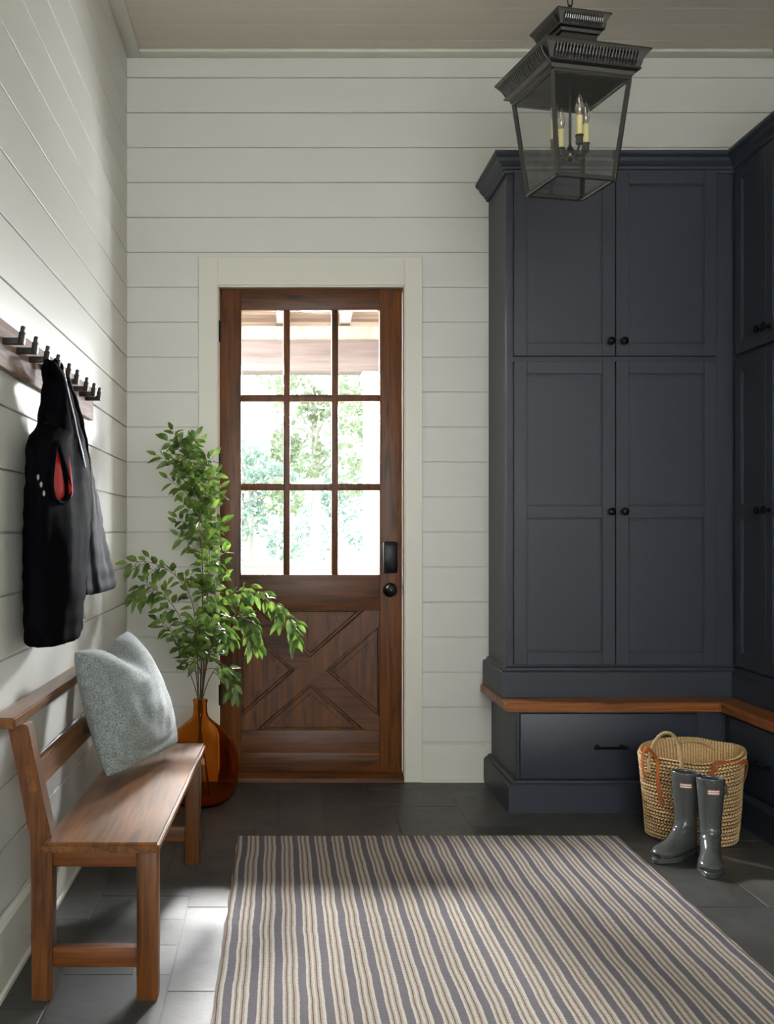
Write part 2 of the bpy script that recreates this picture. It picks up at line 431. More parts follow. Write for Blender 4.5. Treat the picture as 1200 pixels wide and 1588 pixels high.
for x, y, ww, hh in tiles:
    n0 = len(bm.faces); g = 0.003; tone = random.random(); dz = random.uniform(-0.0006, 0.0006)
    lo = (x * U + g, 4.85 - (y + hh) * U + g, -0.02); hi = ((x + ww) * U - g, 4.85 - y * U - g, dz)
    if hi[0] < WL or lo[0] > WR: continue
    add_box(bm, (max(lo[0], WL - .01), lo[1], lo[2]), (min(hi[0], WR + .01), min(hi[1], WB + 0.02), hi[2]), 0.0012, 1)
    bm.faces.ensure_lookup_table()
    for f in bm.faces[n0:]: f[lay] = tone
n0 = len(bm.faces)
add_box(bm, (WL - 0.2, WF - 0.2, -0.06), (WR + 0.2, WB + 0.1, -0.0009)); bm.faces.ensure_lookup_table()
for f in bm.faces[n0:]: f.material_index = 1
struct(obj('floor', bm, [M['slate'], M['grout']], smooth=False))

# door casing, jambs
bm = bmesh.new()
add_box(bm, (-0.399, WB - 0.02, 0.0), (DX0, WB + 0.0, 2.614), 0.002, 1)
add_box(bm, (DX1, WB - 0.02, 0.0), (0.715, WB, 2.614), 0.002, 1)
add_box(bm, (DX0, WB - 0.02, DZ1), (DX1, WB, 2.614), 0.002, 1)
struct(obj('trim_4', bm, M['trimw'], smooth=False))
bm = bmesh.new()
add_box(bm, (DX0 - 0.004, WB - 0.012, 0), (DX0 + 0.004, WB + 0.16, DZ1)); add_box(bm, (DX1 - 0.004, WB - 0.012, 0), (DX1 + 0.004, WB + 0.16, DZ1))
add_box(bm, (DX0, WB - 0.012, DZ1 - 0.008), (DX1, WB + 0.16, DZ1 + 0.004))
for lo, hi in (((DX0, WB + 0.07, 0), (DX0 + 0.02, WB + 0.1, DZ1)), ((DX1 - 0.02, WB + 0.07, 0), (DX1, WB + 0.1, DZ1)), ((DX0, WB + 0.07, DZ1 - 0.02), (DX1, WB + 0.1, DZ1))):
    add_box(bm, lo, hi)
struct(obj('trim_5', bm, M['trimw'], smooth=False))
bm = bmesh.new()
add_prism(bm, [(WB - 0.03, 0.001), (WB - 0.02, 0.02), (WB + 0.01, 0.0408), (WB + 0.16, 0.0408), (WB + 0.16, 0.001)], 'X', DX0 + 0.004, DX1 - 0.004)
struct(obj('trim_6', bm, M['doorX'], smooth=False))

# the door
k_ = 0.00322
dx = lambda px: (px - VX) * k_
dzz = lambda py: CH - (py - VY) * k_
DY0, DY1 = WB + 0.012, WB + 0.057
d1 = bpy.data.objects.new('door_1', None); COL.objects.link(d1); d1.location = (dx(340), DY0, 0.035); struct(d1)
d1['label'] = 'dark stained wooden entry door with nine glass panes over a crossbuck panel'
L, R, T, B = dx(340.5), dx(624), dzz(447), dzz(1199)
gx0, gx1, gz0, gz1 = dx(374), dx(589), dzz(891), dzz(480)
for nm, lo, hi, m in (('stile', (L, DY0, B), (gx0, DY1, T), 'doorZ'), ('stile', (gx1, DY0, B), (R, DY1, T), 'doorZ'),
                      ('top_rail', (gx0, DY0, gz1), (gx1, DY1, T), 'doorX'), ('lock_rail', (gx0, DY0, dzz(947)), (gx1, DY1, gz0), 'doorX'),
                      ('bottom_rail', (gx0, DY0, B), (gx1, DY1, dzz(1133)), 'doorX')):
    box(nm, lo, hi, M[m], d1, 0.003)
bm = bmesh.new()
for a, b in ((439.3, 449.7), (514.3, 524.7)): add_box(bm, (dx(a), DY0 + 0.002, gz0), (dx(b), DY1 - 0.004, gz1), 0.004)
for a, b in ((611.3, 621.7), (749.6, 760.4)): add_box(bm, (gx0, DY0 + 0.003, dzz(b)), (gx1, DY1 - 0.005, dzz(a)), 0.004)
obj('glazing_bars', bm, M['doorZ'], d1)
for a, b in ((374, 440.5), (448.5, 515.5), (523.5, 589)):
    for c, e in ((480, 612.5), (620.5, 750.5), (759.5, 891)):
        box('pane', (dx(a), DY0 + 0.02, dzz(e)), (dx(b), DY0 + 0.024, dzz(c)), M['glass'], d1, 0)
px0, px1, pz0, pz1 = gx0, gx1, dzz(1133), dzz(947)
bm = bmesh.new(); add_box(bm, (px0, DY0 + 0.029, pz0), (px1, DY1 - 0.006, pz1))
obj('recessed_panel', bm, M['doorZ'], d1)
# crossbuck: two bars clipped to the panel opening
def clip_bar(a, b, half):
    a = Vector(a); b = Vector(b); t = (b - a).normalized(); n = Vector((-t.y, t.x)) * half
    poly = [a - t * 0.3 + n, b + t * 0.3 + n, b + t * 0.3 - n, a - t * 0.3 - n]
    def clip(poly, inside, inter):
        out = []
        for i in range(len(poly)):
            p, q = poly[i], poly[(i + 1) % len(poly)]
            if inside(p): out.append(p)
            if inside(p) != inside(q): out.append(inter(p, q))
        return out
    for ax, val, sg in ((0, px0, 1), (0, px1, -1), (1, pz0, 1), (1, pz1, -1)):
        poly = clip(poly, lambda p: (p[ax] - val) * sg >= 0, lambda p, q: p + (q - p) * ((val - p[ax]) / (q[ax] - p[ax])))
    return poly
for i, (a, b) in enumerate((((px0 + 0.01, pz0 + 0.01), (px1 - 0.01, pz1 - 0.01)), ((px0 + 0.01, pz1 - 0.01), (px1 - 0.01, pz0 + 0.01)))):
    bm = bmesh.new(); pl = clip_bar(a, b, 0.05); add_prism(bm, [(p.x, p.y) for p in pl], 'Y', DY0 + 0.001 + 0.0015 * i, DY0 + 0.032)
    bmesh.ops.bevel(bm, geom=bm.edges[:], offset=0.003, segments=2, affect='EDGES')
    obj('cross_brace', bm, M['doorX'] if i else M['doorZ'], d1)
bm = bmesh.new()
for cx_, cz_, s_ in ((0, 1, 1), (0, -1, 1), (-1, 0, 1), (1, 0, 1)):
    C_ = Vector(((px0 + px1) / 2, (pz0 + pz1) / 2)); hw = (px1 - px0) / 2; hh = (pz1 - pz0) / 2; g = 0.075
    if cz_: tri = [C_ + Vector((-hw + g * 1.25, cz_ * hh)), C_ + Vector((hw - g * 1.25, cz_ * hh)), C_ + Vector((0, cz_ * g))]
    else: tri = [C_ + Vector((cx_ * hw, -hh + g)), C_ + Vector((cx_ * hw, hh - g)), C_ + Vector((cx_ * g * 1.2, 0))]
    cen = sum(tri, Vector((0, 0))) / 3
    for i in range(3):
        p, q = tri[i], tri[(i + 1) % 3]
        p1 = p; q1 = q
        add_tube(bm, [(p1.x, DY0 + 0.024, p1.y), (q1.x, DY0 + 0.024, q1.y)], 0.009, 6)
    inn = [p + (cen - p) * 0.3 for p in tri]
    add_prism(bm, [(p.x, p.y) for p in inn], 'Y', DY0 + 0.018, DY0 + 0.031)
obj('panel_moulding', bm, M['doorZ'], d1)
box('kick_strip', (gx0, DY0 - 0.004, dzz(1196)), (gx1, DY0 + 0.01, dzz(1168)), M['doorX'], d1, 0.002)
hx0, hx1 = dx(593.5), dx(616.5)
hd = box('deadbolt', (hx0, DY0 - 0.026, dzz(889)), (hx1, DY0, dzz(840)), M['black'], d1, 0.011)
box('keypad_cover', (hx0 + 0.008, DY0 - 0.030, dzz(885)), (hx1 - 0.008, DY0 - 0.02, dzz(844)), M['black'], hd, 0.004)
bm = bmesh.new(); kc = (dx(605), DY0, dzz(915))
add_lathe(bm, [(0.036, 0), (0.036, -0.006), (0.03, -0.01), (0.012, -0.012), (0.011, -0.028), (0.02, -0.034), (0.03, -0.044), (0.031, -0.056), (0.024, -0.066), (0.01, -0.071), (0.002, -0.072)], kc, 32, 'Y')
kb = obj('door_knob', bm, M['black'], d1)
box('latch', (dx(624.5), DY0 - 0.006, dzz(922)), (dx(628), DY0 + 0.01, dzz(907)), M['black'], d1, 0.002)
for a, b in ((497, 530), (703, 735), (1062, 1094)):
    bm = bmesh.new(); x_ = dx(339.3)
    add_tube(bm, [(x_, DY0 - 0.006, dzz(b)), (x_, DY0 - 0.006, dzz(a))], 0.0065, 10); add_box(bm, (x_ - 0.004, DY0 - 0.004, dzz(b)), (x_ + 0.012, DY0 + 0.004, dzz(a)))
    obj('hinge', bm, M['black'], d1)

# ------------------------------------------------------------------ outside
GZ = -0.15
struct(box('porch_floor', (-6, WB + 0.16, GZ - 0.2), (7, 7.5, GZ + 0.1), M['patio'], None, 0))
bm = bmesh.new(); add_box(bm, (-60, 7.5, GZ - 0.2), (60, 90, GZ)); struct(obj('ground_lawn', bm, M['lawn']))
bm = bmesh.new()
yy = WB + 0.16
while yy < 7.6:
    z_ = 3.12 - (yy - 5.16) * 0.155; add_box(bm, (-4, yy + 0.0, z_), (4, yy + 0.1445, z_ + 0.03)); yy += 0.145
add_box(bm, (-4, 5.165, 3.15), (4, 7.55, 3.18))
struct(obj('porch_ceiling', bm, M['porchC'], smooth=False))
for i in range(-2, 4):
    x_ = 0.02 + 0.45 * i; bm = bmesh.new()
    add_prism(bm, [(5.2, 3.108), (5.2, 3.0), (7.6, 2.628), (7.6, 2.737)], 'X', x_ - 0.035, x_ + 0.035)
    tag(obj('porch_rafter', bm, M['porchY'], smooth=False), {0: 'pale wooden porch rafter seen at the right of the top left pane', 1: 'pale wooden porch rafter seen at the left of the top right pane'}.get(i, 'pale wooden porch rafter further along, beyond the view of the panes'), 'rafter', 'rafters under the porch roof')
b_ = box('porch_beam', (-4, 7.0, 2.372), (4, 7.2, 2.588), M['porchX'], None, 0.006)
tag(b_, 'brown wooden porch beam running across beyond the top door panes', 'beam')
f_ = box('porch_frieze_board', (-4, 7.02, 2.59), (4, 7.06, 2.69), M['porchY'], None, 0.004)
tag(f_, 'pale frieze board lying on top of the brown porch beam', 'board')
p_ = thing('porch_post', 'white square porch post under the beam seen through the right-hand panes', 'post', (0.67, 7.1, GZ + 0.1))
box('shaft', (0.605, 7.03, GZ + 0.1), (0.735, 7.17, 2.37), M['post'], p_, 0.006); box('plinth', (0.575, 7.0, GZ + 0.1), (0.765, 7.2, 0.12), M['post'], p_, 0.006)
box('capital', (0.585, 7.01, 2.3), (0.755, 7.19, 2.371), M['post'], p_, 0.006)

def tree(x, y, h, cr, label, mat, seed, crown0=0.25):
    random.seed(seed)
    t = thing('tree', label, 'tree', (x, y, GZ), 0, 'trees beyond the lawn')
    bm = bmesh.new(); add_tube(bm, [(x, y, GZ), (x + 0.1, y, GZ + h * 0.35), (x - 0.1, y, GZ + h * 0.8)], [0.2, 0.14, 0.05], 8)
    for k in range(6):
        a = random.uniform(0, 6.28); z = GZ + h * random.uniform(0.3, 0.7)
        add_tube(bm, [(x, y, z), (x + cos(a) * cr * 0.6, y + sin(a) * cr * 0.6, z + h * 0.15)], [0.07, 0.02], 6)
    obj('trunk', bm, M['trunk'], t)
    bm = bmesh.new(); clumps = [(Vector((random.uniform(-1, 1) * cr * 0.75, random.uniform(-1, 1) * cr * 0.6, random.uniform(crown0, 0.95) * h)), random.uniform(0.25, 0.5) * cr) for _ in range(16)]
    for _ in range(2600):
        c, r = random.choice(clumps); v = Vector((random.gauss(0, 1), random.gauss(0, 1), random.gauss(0, 1))).normalized() * r * random.uniform(0.6, 1)
        p = Vector((x, y, GZ)) + c + v; s = random.uniform(0.09, 0.2)
        a = Vector((random.gauss(0, 1), random.gauss(0, 1), random.gauss(0, 1))).normalized(); b = a.orthogonal().normalized()
        q = [bm.verts.new(p + a * s), bm.verts.new(p + b * s * 0.55), bm.verts.new(p - a * s), bm.verts.new(p - b * s * 0.55)]; bm.faces.new(q)
    obj('foliage', bm, mat, t, smooth=False)
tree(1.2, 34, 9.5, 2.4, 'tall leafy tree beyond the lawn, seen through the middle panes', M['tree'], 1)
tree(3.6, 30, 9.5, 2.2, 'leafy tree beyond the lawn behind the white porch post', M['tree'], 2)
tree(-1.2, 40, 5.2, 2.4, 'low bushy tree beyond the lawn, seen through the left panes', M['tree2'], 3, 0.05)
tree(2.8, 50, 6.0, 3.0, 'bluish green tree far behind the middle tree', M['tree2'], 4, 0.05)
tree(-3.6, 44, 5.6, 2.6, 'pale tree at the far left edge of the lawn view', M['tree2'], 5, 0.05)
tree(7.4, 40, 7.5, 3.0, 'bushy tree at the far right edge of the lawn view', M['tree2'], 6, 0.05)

# ------------------------------------------------------------------ hook rail
RX = -0.735
rail = thing('coat_rack', 'weathered wooden hook rail with black iron hooks mounted on the left wall', 'coat rack', (WL, 3.0, 1.69))
bm = bmesh.new(); add_box(bm, (WL + 0.0005, 1.6, 1.688), (RX, 3.977, 1.815), 0.003)
obj('board', bm, M['barn'], rail)
hooks = [2.671, 2.815, 2.957, 3.10, 3.262, 3.392, 3.56, 3.70, 3.816]
for i in range(1, 6): hooks.insert(0, 2.671 - 0.143 * i - (0.15 if i else 0)) if i > 4 else None
for hy in hooks:
    if hy < 2.6: continue
    bm = bmesh.new(); hz = 1.757
    add_box(bm, (RX - 0.004, hy - 0.008, hz - 0.010), (RX + 0.05, hy + 0.008, hz + 0.008), 0.002)
    mt = Matrix.Translation((RX + 0.05, hy, hz)) @ Matrix.Rotation(radians(8), 4, 'Y')
    add_box(bm, (-0.009, -0.009, -0.010), (0.008, 0.009, 0.024), 0.003, mat=mt)
    add_box(bm, (-0.007, -0.008, 0.02), (0.005, 0.008, 0.04), 0.004, mat=mt)
    obj('hook', bm, M['iron'], rail)

# ------------------------------------------------------------------ jacket
def jacket():
    t = thing('jacket', 'black quilted jacket with red lining hanging on the hook rail', 'jacket', (-0.68, 3.05, 0.95))
    def solve(xl, xr, cx, b):
        """centre y and half length of an ellipse whose silhouette spans the two image columns"""
        best = None; yc, a = 3.0, 0.2
        for _ in range(60):
            pts = [((cx + b * cos(q)), yc + a * sin(q)) for q in [2 * pi * i / 48 for i in range(48)]]
            us = [VX + F * p[0] / p[1] for p in pts]; lo, hi = min(us), max(us)
            mid = (lo + hi) / 2; wid = hi - lo
            yc *= 1 + ((xl + xr) / 2 - mid) * 0.0026; a *= 1 + max(-0.3, min(0.3, ((xr - xl) - wid) / wid)) * 0.5
            a = max(0.012, min(a, 0.4))
        return yc, a
    def loft(levels, seed, fold, nseg=64, sub=7):
        # levels: (py, xl, xr, cx, b)
        rings = []
        sol = []
        for py, xl, xr, cx, b in levels:
            yc, a = solve(xl, xr, cx, b); sol.append((CH - (py - VY) * (yc - 0.3 * a) / F, yc, a, cx, b))
        n = len(sol)
        for i in range((n - 1) * sub + 1):
            u = i / sub; k = min(int(u), n - 2); f = u - k
            p0, p1, p2, p3 = sol[max(k - 1, 0)], sol[k], sol[k + 1], sol[min(k + 2, n - 1)]
            v = [0.5 * (2 * p1[j] + (p2[j] - p0[j]) * f + (2 * p0[j] - 5 * p1[j] + 4 * p2[j] - p3[j]) * f * f + (3 * p1[j] - p0[j] - 3 * p2[j] + p3[j]) * f ** 3) for j in range(5)]
            z, yc, a, cx, b = v; ring = []
            for s in range(nseg):
                th = 2 * pi * s / nseg; w_ = u / (n - 1)
                n1 = noise.noise(Vector((cos(th) * 2.4 + seed, sin(th) * 2.4, z * 2.2)))
                n2 = noise.noise(Vector((cos(th) * 5 + seed, sin(th) * 5, z * 9)))
                q = abs(sin(z * 52)) * 0.004 if fold > 0.1 else 0
                rr = 1 + fold * (1.3 * n1 + 0.45 * n2) * (0.4 + w_)
                x = cx + (b * rr + q) * cos(th); yv = yc + (a * (1 + 0.25 * (rr - 1)) + q) * sin(th)
                x = max(x, WL + 0.004)
                ring.append(Vector((x, yv, z + 0.006 * n1)))
            rings.append(ring)
        return rings
    # main near body
    A = [(560, 70, 87, -0.668, 0.014), (575, 66, 97, -0.668, 0.028), (600, 66, 108, -0.668, 0.04), (648, 60, 122, -0.665, 0.055), (668, 57, 128, -0.665, 0.062),
         (690, 45, 133, -0.664, 0.068), (750, 41, 141, -0.664, 0.07), (840, 39, 138, -0.665, 0.072), (930, 38, 130, -0.668, 0.07), (985, 38, 127, -0.67, 0.066), (996, 43, 120, -0.67, 0.06)]
    rA = loft(A, 3.1, 0.17); bm = bmesh.new(); add_loft(bm, rA)
    body = obj('body', bm, M['jacket'], t, angle=60)
    # far front panel
    Bp = [(585, 88, 104, -0.66, 0.02), (640, 98, 122, -0.655, 0.03), (700, 104, 136, -0.65, 0.036), (780, 108, 153, -0.643, 0.042), (860, 112, 166, -0.635, 0.045), (905, 115, 177, -0.63, 0.048), (918, 117, 176, -0.63, 0.044)]
    rB = loft(Bp, 7.7, 0.22)
    for r in rB[-9:]:
        pass
    bm = bmesh.new(); add_loft(bm, rB)
    obj('front_panel', bm, M['jacket2'], t, angle=60)
    # red lining showing through the arm opening: a lens-shaped pocket lying on the body surface
    from mathutils.bvhtree import BVHTree
    bmA = bmesh.new(); add_loft(bmA, rA); bmesh.ops.recalc_face_normals(bmA, faces=bmA.faces); bv = BVHTree.FromBMesh(bmA)
    bmB = bmesh.new(); add_loft(bmB, rB); bvB = BVHTree.FromBMesh(bmB)
    camo = Vector((0, 0, CH))
    def hit(px, py):
        d = (P(px, py, 1) - camo).normalized()
        h = bv.ray_cast(camo, d); g = bvB.ray_cast(camo, d)
        c = [q for q in (h, g) if q[0] is not None]
        if not c: return P(px, py, 2.9), Vector((1, 0, 0))
        q = min(c, key=lambda q: q[3]); n_ = q[1] if q[1].dot(d) < 0 else -q[1]
        return q[0], n_
    def patch(cx, top, bot, wl, wr, off, bulge):
        bm = bmesh.new(); rows = []
        for i in range(15):
            f = i / 14; py = top + (bot - top) * f; wd = max(0.02, 1.2 * f ** 0.9 * math.sqrt(max(0, 1 - f ** 4)))
            row = []
            for j in range(9):
                g = j / 8 * 2 - 1; px = cx(f) + (wl if g < 0 else wr) * g * wd
                p, n_ = hit(px, py); row.append(bm.verts.new(p + n_ * (off + bulge * (1 - g * g) * wd)))
            rows.append(row)
        for i in range(14):
            for j in range(8): bm.faces.new((rows[i][j], rows[i][j + 1], rows[i + 1][j + 1], rows[i + 1][j]))
        return bm
    o = obj('red_lining', patch(lambda f: 86 + 6 * f, 690, 776, 15, 11, 0.002, 0.004), M['red'], t); o['label'] = 'red lining in the arm opening'
    o2 = obj('lining_fold', patch(lambda f: 104 + 3 * f, 706, 772, 4, 5, 0.006, 0.004), M['red'], t)
    # raised black rim around the opening
    bm = bmesh.new(); pts = []
    for i in range(25):
        q = 2 * pi * i / 24; f = 0.5 - 0.5 * cos(q); fy = 686 + 94 * f
        wd = 1.2 * f ** 0.9 * math.sqrt(max(0, 1 - f ** 4)); px = 86 + 8 * f + (19 if sin(q) > 0 else -17) * wd
        p, n_ = hit(px, fy); pts.append(p + n_ * 0.004)
    add_tube(bm, pts, 0.006, 8, cap=False); obj('arm_opening_edge', bm, M['jacket'], t)
    bm = bmesh.new(); pts = []
    for x, y in [(97, 574), (103, 600), (109, 625), (115, 650), (120, 675), (126, 700), (131, 725)]:
        p, n_ = hit(x, y); pts.append(p + n_ * 0.003)
    add_tube(bm, pts, 0.002, 6); obj('zip', bm, M['zip'], t)
    bm = bmesh.new()
    for x, y in ((60, 740), (64, 752), (67, 765)):
        p, n_ = hit(x, y); bmesh.ops.create_icosphere(bm, subdivisions=1, radius=0.006, matrix=Matrix.Translation(p + n_ * 0.003) @ Matrix.Diagonal((0.7, 0.7, 1.5, 1)))
    obj('pocket_zip_pull', bm, M['zip'], t)
    # collar loop draped over the hook
    bm = bmesh.new(); add_tube(bm, [(-0.69, 3.1, 1.70), (-0.692, 3.09, 1.765), (-0.688, 3.1, 1.777), (-0.68, 3.115, 1.765), (-0.675, 3.12, 1.70)], 0.011, 8)
    obj('hanging_loop', bm, M['jacket'], t)
    bm = bmesh.new(); c = P(127, 942, 3.05); add_tube(bm, [c + Vector((0, 0, 0.02)), c, c + Vector((0.006, 0, -0.02)), c + Vector((0.008, 0, -0.035))], [0.004, 0.003, 0.003, 0.004], 6)
    obj('hem_zip_pull', bm, M['zip'], t)
    bmA.free(); bmB.free()
jacket()

# ------------------------------------------------------------------ bench
def bench():
    t = thing('bench', 'worn brown wooden bench with slatted back standing along the left wall', 'bench', (-0.5, 3.2, 0))
    y0, y1 = 2.661, 3.748
    def sk(y): return (y - 2.661) * 0.0255   # the bench stands slightly askew to the wall
    def leg(xa, xb, ya, yb, z1):
        bm = bmesh.new(); add_box(bm, (xa, ya, 0.0), (xb, yb, z1), 0.004)
        obj('leg', bm, M['benchZ'], t)
    leg(-0.378, -0.322, y0, y0 + 0.06, 0.405); leg(-0.378 + sk(y1), -0.322 + sk(y1), y1, y1 + 0.06, 0.405)
    for yy in (y0, y1):
        s = sk(yy) * 0.4; bm = bmesh.new()
        poly = [(-0.657 + s, 0.0), (-0.603 + s, 0.0), (-0.603 + s, 0.43), (-0.668 + s, 0.735), (-0.722 + s, 0.735), (-0.657 + s, 0.43)]
        add_prism(bm, poly, 'Y', yy, yy + 0.062); bmesh.ops.bevel(bm, geom=bm.edges[:], offset=0.003, segments=2, affect='EDGES')
        obj('leg', bm, M['benchZ'], t)
        for za, zb, nm in ((0.083, 0.137, 'stretcher'), (0.352, 0.404, 'end_apron')):
            bm = bmesh.new(); add_box(bm, (-0.605 + s, yy + 0.016, za), (-0.376 + sk(yy), yy + 0.046, zb), 0.003); obj(nm, bm, M['benchX'], t)
    bm = bmesh.new(); ya, yb = 2.622, 3.866
    x00, x01 = -0.622, -0.312; x10, x11 = -0.60, -0.281
    vs = []
    for z in (0.404, 0.4325):
        vs += [bm.verts.new(v) for v in ((x00, ya, z), (x01, ya, z), (x11, yb, z), (x10, yb, z))]
    for f in ((3, 2, 1, 0), (4, 5, 6, 7), (0, 1, 5, 4), (1, 2, 6, 5), (2, 3, 7, 6), (3, 0, 4, 7)): bm.faces.new([vs[i] for i in f])
    bmesh.ops.bevel(bm, geom=bm.edges[:], offset=0.008, segments=3, affect='EDGES')
    obj('seat', bm, M['benchY'], t)
    def rail_(name, xa, xb, za, zb, ya, yb, tilt=0.0):
        bm = bmesh.new(); h = zb - za
        for y in (ya, yb): pass
        lo = [(xa, za), (xb, za), (xb - tilt * h, zb), (xa - tilt * h, zb)]
        a = [bm.verts.new((x + sk(ya) * 0.4, ya, z)) for x, z in lo]; b = [bm.verts.new((x + sk(yb) * 0.4, yb, z)) for x, z in lo]
        bm.faces.new(a); bm.faces.new(b[::-1])
        for k in range(4): bm.faces.new((a[k], b[k], b[(k + 1) % 4], a[(k + 1) % 4]))
        bmesh.ops.bevel(bm, geom=bm.edges[:], offset=0.004, segments=2, affect='EDGES')
        obj(name, bm, M['benchY'], t)
    rail_('top_rail', -0.752, -0.684, 0.735, 0.764, 2.60, 3.85)
    rail_('back_slat', -0.662, -0.640, 0.556, 0.622, 2.655, 3.82, 0.2)
    rail_('long_apron', -0.60, -0.58, 0.35, 0.404, 2.69, 3.78)
bench()

# ------------------------------------------------------------------ cushion
def cushion():
    A = Vector((-0.645, 3.16, 0.872)); Bc = Vector((-0.56, 3.70, 0.885)); Cc = Vector((-0.375, 3.68, 0.47)); Dc = Vector((-0.545, 3.17, 0.468))
    n = 40; nrm = (Bc - A).cross(Dc - A).normalized()
    if nrm.x < 0: nrm = -nrm
    bm = bmesh.new(); sheets = []
    for side in (1, -1):
        g = []
        for i in range(n + 1):
            row = []
            for j in range(n + 1):
                u = i / n; v = j / n; su = 2 * u - 1; sv = 2 * v - 1
                eu = 1 - 0.055 * (1 - sv * sv) ; ev = 1 - 0.055 * (1 - su * su)
                uu = 0.5 + 0.5 * su * eu; vv = 0.5 + 0.5 * sv * ev
                p = A.lerp(Bc, uu).lerp(Dc.lerp(Cc, uu), vv)
                th = 0.115 * ((1 - abs(su) ** 2.2) * (1 - abs(sv) ** 2.2)) ** 0.45
                # chop at the top edge and slump at the foot
                chop = math.exp(-((su - 0.0) / 0.33) ** 2) * max(0, 1 - vv * 2.6)
                p = p + Vector((0, 0, -0.055)) * chop
                th *= 1 - 0.35 * chop
                if side < 0: th *= 0.62
                w_ = noise.noise(Vector((u * 3.1, v * 3.1, side * 2.0))) * 0.013 + noise.noise(Vector((u * 8, v * 8, side))) * 0.004
                edge = min(1, 4 * min(u, 1 - u, v, 1 - v))
                crease = 0.014 * math.exp(-((vv - 0.86 + 0.08 * su * su) / 0.025) ** 2) * (1 - abs(su)) * (side > 0)
                down = max(0, vv - 0.62) / 0.38 if side > 0 else 0
                p = p + nrm * side * (th + w_ * edge - crease) + Vector((0, 0, -0.5 * th * down))
                p.z = max(p.z, 0.436); p.x = max(p.x, -0.75)
                if side < 0: p.x = max(p.x, -0.636 - (p.z - 0.556) * 0.18 - (0.03 if p.z > 0.66 else 0))
                row.append(bm.verts.new(p))
            g.append(row)
        for i in range(n):
            for j in range(n): bm.faces.new((g[i][j], g[i + 1][j], g[i + 1][j + 1], g[i][j + 1]))
    bmesh.ops.remove_doubles(bm, verts=bm.verts, dist=0.002)
    o = obj('cushion', bm, M['cushion'], None, angle=80)
    mod(o, 'SUBSURF', levels=1, render_levels=1)
    tag(o, 'square grey woven cushion standing on the bench seat against its back', 'cushion')
cushion()

# ------------------------------------------------------------------ amber demijohn
VC = Vector((-0.358, 4.58, 0))
def vase():
    prof = [(0.0, 0.004), (0.085, 0.004), (0.105, 0.008), (0.132, 0.026), (0.155, 0.05), (0.172, 0.09), (0.179, 0.14), (0.18, 0.195), (0.172, 0.245), (0.15, 0.295), (0.112, 0.34), (0.066, 0.375), (0.04, 0.398), (0.032, 0.415), (0.0305, 0.46), (0.032, 0.467), (0.034, 0.474), (0.032, 0.482), (0.029, 0.483)]
    inner = [(0.0275, 0.478), (0.0265, 0.415), (0.034, 0.396), (0.06, 0.371), (0.109, 0.337), (0.147, 0.2925), (0.169, 0.244), (0.177, 0.195), (0.176, 0.14), (0.169, 0.0915), (0.152, 0.052), (0.129, 0.03), (0.10, 0.0125), (0.05, 0.012), (0.0, 0.016)]
    bm = bmesh.new(); add_lathe(bm, [(max(r, 0.0005), z) for r, z in prof + inner], VC, 64)
    bmesh.ops.remove_doubles(bm, verts=bm.verts, dist=0.0008)
    o = obj('glass_vase', bm, M['amber'], None, angle=80); mod(o, 'SUBSURF', levels=1, render_levels=2)
    tag(o, 'big round amber glass vase with narrow dark neck on the floor beside the door', 'vase')
vase()

# ------------------------------------------------------------------ branches
def catmull(pts, sub):
    out = []
    n = len(pts)
    for k in range(n - 1):
        p0, p1, p2, p3 = pts[max(k - 1, 0)], pts[k], pts[k + 1], pts[min(k + 2, n - 1)]
        for i in range(sub):
            f = i / sub
            out.append(0.5 * (2 * p1 + (p2 - p0) * f + (2 * p0 - 5 * p1 + 4 * p2 - p3) * f * f + (3 * p1 - p0 - 3 * p2 + p3) * f ** 3))
    out.append(pts[-1]); return out
def add_leaf(bm, base, dirv, up, ln, wd, curl):
    t = dirv.normalized(); s = t.cross(up)
    if s.length < 1e-3: s = t.orthogonal()
    s.normalize(); n = s.cross(t).normalized()
    N = 6; prev = None
    for i in range(N + 1):
        f = i / N; w_ = wd * (sin(pi * min(1, f ** 0.8)) ** 0.8 if 0 < f < 1 else 0.02)
        c = base + t * ln * f - Vector((0, 0, 1)) * curl * f * f * ln
        a = bm.verts.new(c - s * w_ + n * w_ * 0.35); m = bm.verts.new(c); b = bm.verts.new(c + s * w_ + n * w_ * 0.35)
        if prev:
            bm.faces.new((prev[0], prev[1], m, a)); bm.faces.new((prev[1], prev[2], b, m))
        prev = (a, m, b)
